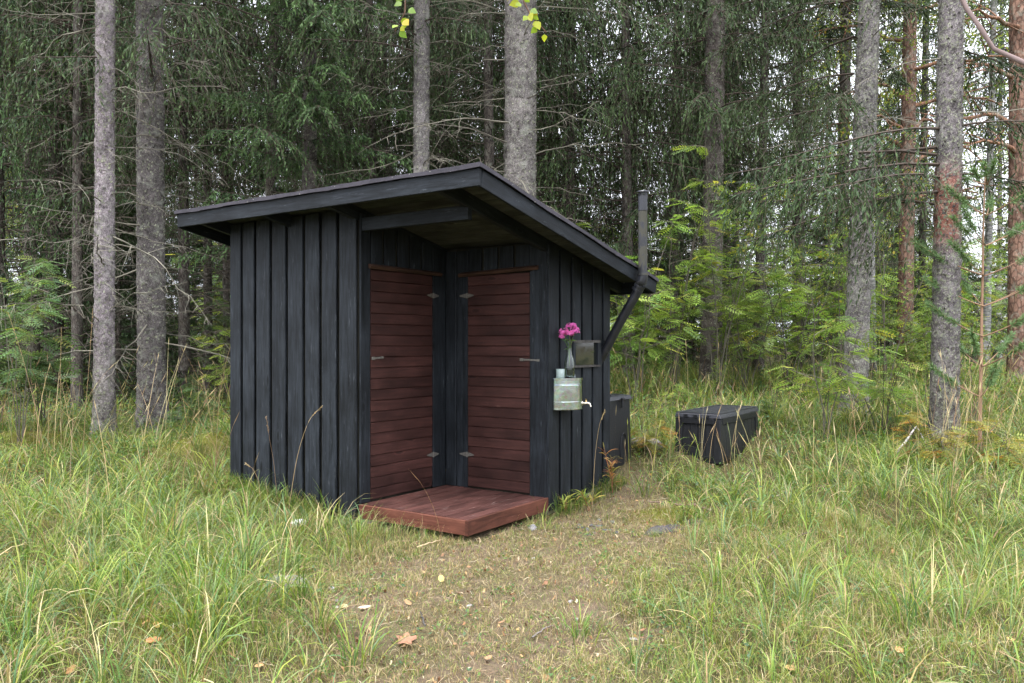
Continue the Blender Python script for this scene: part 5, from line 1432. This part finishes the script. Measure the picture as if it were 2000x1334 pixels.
# --- young pine at the right
def young_pine(label, px, Y, H):
    rg = np.random.default_rng(91); x = wx(px, Y)
    o = empty('young_pine', (x, Y, float(gz(x, Y)) - .03)); tag(o, label, 'sapling')
    k = 12; t = np.linspace(0, 1, k)
    P = np.stack([.10 * t + np.cumsum(rg.normal(0, .006, k)), np.cumsum(rg.normal(0, .006, k)), H * t], -1)
    V, Q = tubes(P, .022 * (1 - .85 * t) + .002, 8); MB().add(V, Q, C=(.22, .13, .09)).build('trunk', M['twig'], o, smooth=True)
    nd = MB()
    for z in np.arange(.75, H, .33):
        for j in range(4):
            a = rg.uniform(0, 6.28); L = min(.75, .25 + (H - z) * .42) * rg.uniform(.7, 1.1); b = np.array([.1 * z / H, 0, z])
            d_ = np.array([math.cos(a), math.sin(a), .35]); kk = 7; u = np.linspace(0, 1, kk)[:, None]
            BP = b + d_ * L * u + np.array([0, 0, .22 * L]) * u ** 2
            V, Q = tubes(BP, .006 * (1 - .7 * u[:, 0]) + .001, 4); MB().add(V, Q, C=(.24, .15, .10)).build('branch', M['twig'], o)
            n_ = int(420 * L / .6); tt = rg.uniform(.45, 1.0, n_)[:, None]
            p = b + d_ * L * tt + np.array([0, 0, .22 * L]) * tt ** 2
            dv = d_ / np.linalg.norm(d_) * .8 + rg.normal(0, .55, (n_, 3)); dv /= np.linalg.norm(dv, axis=1, keepdims=True)
            sd = np.cross(dv, rg.normal(0, 1, (n_, 3))); sd /= np.linalg.norm(sd, axis=1, keepdims=True)
            ln = rg.uniform(.05, .085, (n_, 1))
            V = np.stack([p, p + dv * ln * .5 + sd * .0034, p + dv * ln, p + dv * ln * .5 - sd * .0034], 1).reshape(-1, 3)
            nd.add(V, np.arange(n_ * 4).reshape(-1, 4), C=np.repeat(np.array([.12, .185, .075]) * rg.uniform(.7, 1.3, (n_, 1)), 4, 0))
    nd.build('crown', M['needle'], o)
young_pine('young pine with whorls of long needles right of the rightmost big trunk', 1912, 8.8, 3.3)

# --- birch sprigs hanging into the top of the view, and a bare bough at the upper right
def sprig(label, px, py, Y, n_, seed, down):
    rg = np.random.default_rng(seed); x = wx(px, Y); z = zat(py, Y)
    o = empty('birch_sprig', (x, Y, z)); tag(o, label, 'twig')
    P = np.array([[-.12, .05, .75], [-.08, .02, .35], [-.02, 0, .10], [.04 * down, 0, -.02], [.11 * down, 0, -.10]])
    V, Q = tubes(P, np.array([.006, .005, .004, .003, .002]), 5); MB().add(V, Q, C=(.10, .06, .045)).build('stem', M['twig'], o)
    for i in range(n_):
        t = rg.uniform(1.6, 4); k = min(int(t), 3); b = P[k] + (P[k + 1] - P[k]) * (t - k)
        a = rg.uniform(0, 6.28); d_ = np.array([math.cos(a) * .7, math.sin(a) * .4, -.5 + rg.normal(0, .35)]); d_ /= np.linalg.norm(d_)
        nr = np.array([rg.normal(0, .4), -1, rg.normal(0, .5)]); s_ = np.cross(d_, nr); s_ /= np.linalg.norm(s_)
        L = rg.uniform(.030, .048); st = b + d_ * .018
        prof = [(0, .0), (.12, .62), (.32, 1.0), (.6, .72), (1, 0)]
        Vv = []
        for u, w in prof: Vv += [st + d_ * L * u - s_ * L * .42 * w + nr * .002 * w, st + d_ * L * u + s_ * L * .42 * w + nr * .002 * w]
        Qd = [(2 * j, 2 * j + 1, 2 * j + 3, 2 * j + 2) for j in range(4)]
        c_ = [(.24, .33, .03), (.34, .36, .03), (.16, .26, .05), (.46, .34, .04)][rg.choice(4, p=[.45, .2, .28, .07])]
        MB().add(Vv, Qd, C=np.array(c_)).build('leaf', M['leaf'], o)
sprig('small sprig of yellow-green birch leaves hanging at the top, left of centre', 802, 15, 3.4, 10, 1, -.6)
sprig('larger sprig of yellow-green birch leaves hanging before the thickest trunk', 1016, 17, 3.4, 24, 2, 1.0)
rg = np.random.default_rng(4)
Y = 4.6; P = np.array([[wx(a, Y), Y + c, zat(b, Y)] for a, b, c in ((1878, -60, .1), (1898, 10, .05), (1915, 55, 0), (1940, 95, 0), (1975, 122, -.05), (2010, 150, -.1), (2080, 190, -.1))])
o = empty('bare_bough', tuple(P[0])); tag(o, 'curved bare bough dipping in at the upper right corner', 'branch')
V, Q = tubes(P - P[0], np.array([.012, .013, .014, .013, .015, .015, .016]), 8); MB().add(V, Q, C=(.17, .125, .12)).build('limb', M['twig'], o, smooth=True)
for i, s_ in ((2, 1), (4, -1)):
    b = P[i] - P[0]; V, Q = tubes(np.array([b, b + [.03 * s_, 0, -.05], b + [.05, 0, -.11]]), np.array([.004, .003, .002]), 5); MB().add(V, Q, C=(.2, .13, .1)).build('twig', M['twig'], o)

# ------------------------------------------------------------------ stones, leaves, sticks, stalks
def ground_at(px, py):
    Y = 6.
    for _ in range(12): Y = (EYE - float(gz(wx(px, Y), Y))) * F / (py - 674.3)
    return wx(px, Y), Y
def stone(name, label, px, py, size, colr, seed, group=None, sink=.35):
    rg = np.random.default_rng(seed); x, y = ground_at(px, py)
    u, v = np.meshgrid(np.linspace(0, 2 * np.pi, 17)[:-1], np.linspace(0, np.pi, 9))
    r = 1 + .14 * np.sin(2 * u + rg.uniform(0, 6)) * np.sin(v) + .10 * np.sin(3 * u + 2 * v + rg.uniform(0, 6)) + .05 * rg.normal(0, 1, u.shape) * np.sin(v)
    V = np.stack([r * np.sin(v) * np.cos(u) * size[0], r * np.sin(v) * np.sin(u) * size[1], r * np.cos(v) * size[2]], -1)
    V[0] = V[0].mean(0); V[-1] = V[-1].mean(0)
    idx = np.arange(u.size).reshape(u.shape); a_ = idx[:-1]; b_ = np.roll(a_, -1, 1); d_ = idx[1:]; c_ = np.roll(d_, -1, 1)
    o = MB().add(V.reshape(-1, 3), np.stack([a_, d_, c_, b_], -1).reshape(-1, 4), C=colr).build(name, M['stone'], smooth=True, loc=(x, y, float(gz(x, y)) + size[2] * (1 - 2 * sink)))
    o.rotation_euler = (0, 0, rg.uniform(0, 6)); tag(o, label, 'stone', group)
stone('stone', 'pale flat stone in the grass before the black front wall', 581, 1030, (.075, .06, .035), (.60, .58, .56), 1, sink=.12)
stone('stone', 'grey boulder lying beside the deck box near the hut', 1262, 890, (.17, .13, .07), (.27, .24, .23), 2)
stone('stone', 'grey stone right of the porch corner', 1040, 1036, (.05, .04, .035), (.22, .21, .22), 3)
stone('stone', 'mossy rock half sunk in the grass left of the path', 560, 1140, (.16, .10, .05), (.20, .19, .17), 4, sink=.55)
stone('stone', 'low dark rock breaking the ground right of the path', 1298, 1035, (.10, .17, .05), (.065, .058, .058), 5, sink=.66)
stone('stone', 'small dark rock beside the fallen stick', 1360, 1022, (.045, .10, .04), (.10, .088, .088), 6, sink=.55)
for i in range(14):
    stone('pebble', 'dark grey pebble in the loose gravel under the right wall', 1120 + 85 * rr.uniform() , 1018 + 34 * rr.uniform(), (rr.uniform(.014, .034), rr.uniform(.014, .028), rr.uniform(.010, .02)), tuple(np.array([.085, .084, .085]) * rr.uniform(.6, 1.4)), 20 + i, 'gravel by the right wall', .3)
for i in range(9):
    stone('pebble', 'small pale pebble on the trodden earth before the porch', 640 + 620 * rr.uniform(), 1070 + 230 * rr.uniform(), (rr.uniform(.010, .022), rr.uniform(.010, .018), rr.uniform(.006, .011)), tuple(np.array([.30, .28, .27]) * rr.uniform(.7, 1.2)), 60 + i, 'pebbles on the path', .3)

def fallen_leaf(label, px, py, L, colr, seed, group=None, lobes=0):
    rg = np.random.default_rng(seed); x, y = ground_at(px, py)
    m_ = 18; a = np.arange(m_) * 2 * np.pi / m_
    r = 1 + (.32 * np.cos(lobes * a) if lobes else .12 * np.cos(2 * a)) + .06 * rg.normal(0, 1, m_)
    P = np.stack([r * np.cos(a) * L * .5, r * np.sin(a) * L * .36, np.zeros(m_)], -1)
    def curl(p): p = p.copy(); p[:, 2] += .55 / L * .25 * p[:, 0] ** 2 + .9 / L * .3 * p[:, 1] ** 2 + rg.normal(0, .02 * L, len(p)); return p
    V = np.concatenate([curl(P), curl(P * .5), [[0, 0, 0]]])
    T = [(2 * m_, m_ + i, m_ + (i + 1) % m_) for i in range(m_)]; Q = [(i, (i + 1) % m_, m_ + (i + 1) % m_, m_ + i) for i in range(m_)]
    cc = np.array(colr) * (1 + .15 * rg.normal(0, 1, (len(V), 1)))
    o = MB().add(V, Q, T, C=np.clip(cc, .02, 1)).build('fallen_leaf', M['litter'], smooth=True, loc=(x, y, float(gz(x, y)) + .022))
    o.rotation_euler = (rg.normal(0, .3), rg.normal(0, .3), rg.uniform(0, 6)); tag(o, label, 'leaf', group)
fallen_leaf('large reddish-brown fallen leaf on the path, front centre', 792, 1258, .125, (.30, .165, .10), 1, None, 5)
fallen_leaf('pale beige curled leaf on the left of the path', 672, 1192, .06, (.46, .36, .20), 2)
fallen_leaf('cream-white fallen leaf beside the beige one on the path', 712, 1194, .06, (.58, .45, .33), 3)
fallen_leaf('pair-forming orange leaf low in the left grass', 300, 1240, .06, (.50, .24, .11), 4)
fallen_leaf('tan leaf lying under the orange one in the left grass', 306, 1226, .055, (.45, .26, .10), 5)
fallen_leaf('round tan leaf in the grass left of the mossy rock', 435, 1128, .055, (.48, .28, .15), 6)
fallen_leaf('yellow leaf on the moss hummock in the right grass', 1643, 1034, .06, (.55, .45, .12), 7)
fallen_leaf('brown-red leaf at the right in the grass', 1905, 1085, .08, (.30, .13, .09), 8)
fallen_leaf('yellowish leaf in the middle of the trodden earth', 862, 1137, .055, (.40, .30, .12), 9)
for i in range(26):
    fallen_leaf('small dry brown leaf lying on the trodden earth', 560 + 760 * rr.uniform(), 1065 + 265 * rr.uniform() ** .8, rr.uniform(.02, .042), tuple(np.array([.28, .16, .09]) * rr.uniform(.5, 1.35)), 100 + i, 'small dry leaves on the path')
for i in range(18):
    sx = rr.uniform(-1, 1); px = 1000 + sx * 950
    if 560 < px < 1320: px += 800 if px > 940 else -600
    fallen_leaf('small dry leaf caught in the grass', px, 1060 + 260 * rr.uniform(), rr.uniform(.03, .055), tuple(np.array([.42, .25, .11]) * rr.uniform(.6, 1.3)), 200 + i, 'small dry leaves in the grass')

def stick(label, pts, r, colr, group=None):
    W = []
    for px, py, up_ in pts:
        x, y = ground_at(px, py); W.append((x, y, float(gz(x, y)) + .012 + up_))
    W = np.array(W); n_ = 9; t = np.linspace(0, len(W) - 1, n_); P = np.stack([np.interp(t, range(len(W)), W[:, j]) for j in range(3)], -1) + rr.normal(0, r * .5, (n_, 3))
    V, Q = tubes(P - P[0], r * np.linspace(1, .5, n_), 6)
    o = MB().add(V, Q, C=np.clip(np.array(colr) * (1 + .2 * rr.normal(0, 1, (len(V), 1))), .02, .7)).build('stick', M['twig'], smooth=True, loc=tuple(P[0])); tag(o, label, 'stick', group)
stick('crooked dark fallen stick with a pale end, right of the path', [(1388, 1004, .01), (1360, 996, .02), (1320, 992, .02), (1270, 986, .01)], .012, (.16, .11, .09))
stick('short pale stick lying on the earth before the porch', [(812, 1075, 0), (838, 1068, .01), (862, 1060, .01)], .008, (.42, .31, .2))
stick('thin dark twig on the path, centre', [(830, 1228, 0), (826, 1215, .01), (820, 1205, .01)], .006, (.06, .055, .05))
stick('thin grey twig lying across the path lower right', [(1040, 1250, 0), (1060, 1238, .01), (1080, 1225, .0)], .005, (.18, .16, .15))
stick('pale broken branch in the grass at the foot of the rightmost trunk', [(1750, 862, .12), (1790, 872, .10), (1815, 884, .08)], .014, (.48, .44, .40))
stick('long thin twig in the right grass', [(1500, 1105, .03), (1530, 1075, .05), (1580, 1060, .06)], .005, (.12, .09, .08))

def big_stalk(label, pts, Y, seed, r=.003, colr=(.36, .26, .15)):
    """single dry stalk with a drooping seed head; pts are (px, py) at depth Y, rooted on the ground"""
    rg = np.random.default_rng(seed)
    W = np.array([(wx(a, Y), Y, zat(b, Y)) for a, b in pts]); W[0, 2] = float(gz(W[0, 0], Y)) - .01
    t = np.linspace(0, len(W) - 1, 14); P = np.stack([np.interp(t, range(len(W)), W[:, j]) for j in range(3)], -1)
    P[1:-1] = (P[:-2] + 2 * P[1:-1] + P[2:]) / 4
    o = empty('dry_grass_stalk', tuple(P[0])); tag(o, label, 'grass stalk')
    V, Q = tubes(P - P[0], r * np.linspace(1, .45, 14), 5); MB().add(V, Q, C=colr).build('stem', M['grass'], o, smooth=True)
    h = MB(); e_ = P[-4:] - P[0]
    for i in range(40):
        u = rg.uniform(0, 3); k = min(int(u), 2); b = e_[k] + (e_[k + 1] - e_[k]) * (u - k); d_ = (e_[3] - e_[0]); d_ /= np.linalg.norm(d_)
        d2 = d_ + rg.normal(0, .3, 3); sd = np.cross(d2, rg.normal(0, 1, 3)); sd /= np.linalg.norm(sd); l = .018
        h.add([b, b + d2 * l * .5 + sd * .0022, b + d2 * l, b + d2 * l * .5 - sd * .0022], [(0, 1, 2, 3)], C=np.array(colr) * rg.uniform(.9, 1.4))
    h.build('seed_head', M['grass'], o)
big_stalk('arching dry grass stalk crossing the middle of the black front wall', [(560, 960), (578, 900), (592, 850), (606, 815), (629, 794)], 6.45, 1)
big_stalk('thin dry grass stalk left of the arching one before the wall', [(545, 960), (536, 910), (527, 860), (520, 815)], 6.5, 2, .0022, (.2, .13, .08))
big_stalk('tall dry grass stalk bending past the left hut corner', [(420, 900), (426, 790), (440, 710), (455, 660), (470, 628)], 7.6, 3, .003)
big_stalk('low bent stalk at the foot of the wall', [(512, 965), (506, 940), (494, 915), (481, 906)], 6.55, 4, .0025)
big_stalk('thin stalk leaning before the right black wall', [(1156, 970), (1162, 890), (1170, 830), (1182, 800)], 6.85, 5, .0025)
big_stalk('tall straw stalk with a slim head left of the pale trunk', [(160, 890), (167, 800), (175, 700), (181, 605)], 8.2, 6, .003)
big_stalk('straw stalk leaning left at the left edge', [(95, 900), (70, 800), (45, 700), (16, 610)], 8.0, 7, .003)
big_stalk('upright straw stalk before the dark thicket on the left', [(120, 890), (119, 800), (118, 720), (120, 640)], 8.4, 8, .003)

# drying weed by the right wall: drooping reddish leaves
def weed(label, px, py, H, n_, seed, cols):
    rg = np.random.default_rng(seed); x, y = ground_at(px, py); o = empty('wilting_weed', (x, y, float(gz(x, y)))); tag(o, label, 'plant')
    for s_ in range(3):
        a = rg.uniform(0, 6.28); P = np.stack([np.cos(a) * .08 * np.linspace(0, 1, 5) ** 1.5, np.sin(a) * .08 * np.linspace(0, 1, 5) ** 1.5, H * rg.uniform(.7, 1.05) * np.linspace(0, 1, 5)], -1)
        V, Q = tubes(P, np.array([.004, .0035, .003, .0025, .0015]), 5); MB().add(V, Q, C=(.24, .10, .06)).build('stem', M['twig'], o)
        m_ = n_; u = rg.uniform(.25, 1, m_); b = np.stack([np.interp(u, np.linspace(0, 1, 5), P[:, j]) for j in range(3)], -1)
        mb = MB(); hd = rg.uniform(0, 6.28, m_)
        cc = np.array(cols)[rg.integers(0, len(cols), m_)] * rg.uniform(.8, 1.2, (m_, 1))
        V, Q, C_ = blades(b[:, 0], b[:, 1], rg.uniform(.07, .14, m_), rg.uniform(.010, .016, m_), rg.uniform(.5, 1.0, m_), rg.uniform(.8, 1.6, m_), hd, cc, 4, z=b[:, 2] + .01)
        mb.add(V, Q, C=C_); mb.build('foliage', M['leaf'], o)
weed('wilting orange-brown weed at the far corner of the right wall', 1196, 965, .42, 16, 1, [(.40, .20, .07), (.33, .12, .06), (.24, .22, .06), (.45, .3, .1)])
weed('small yellow-green weed below the water tank', 1105, 1005, .14, 10, 2, [(.2, .26, .05), (.3, .3, .07)])
weed('yellowing weed in the grass at the right wall', 1150, 1000, .18, 12, 3, [(.26, .28, .06), (.36, .28, .08), (.2, .24, .05)])
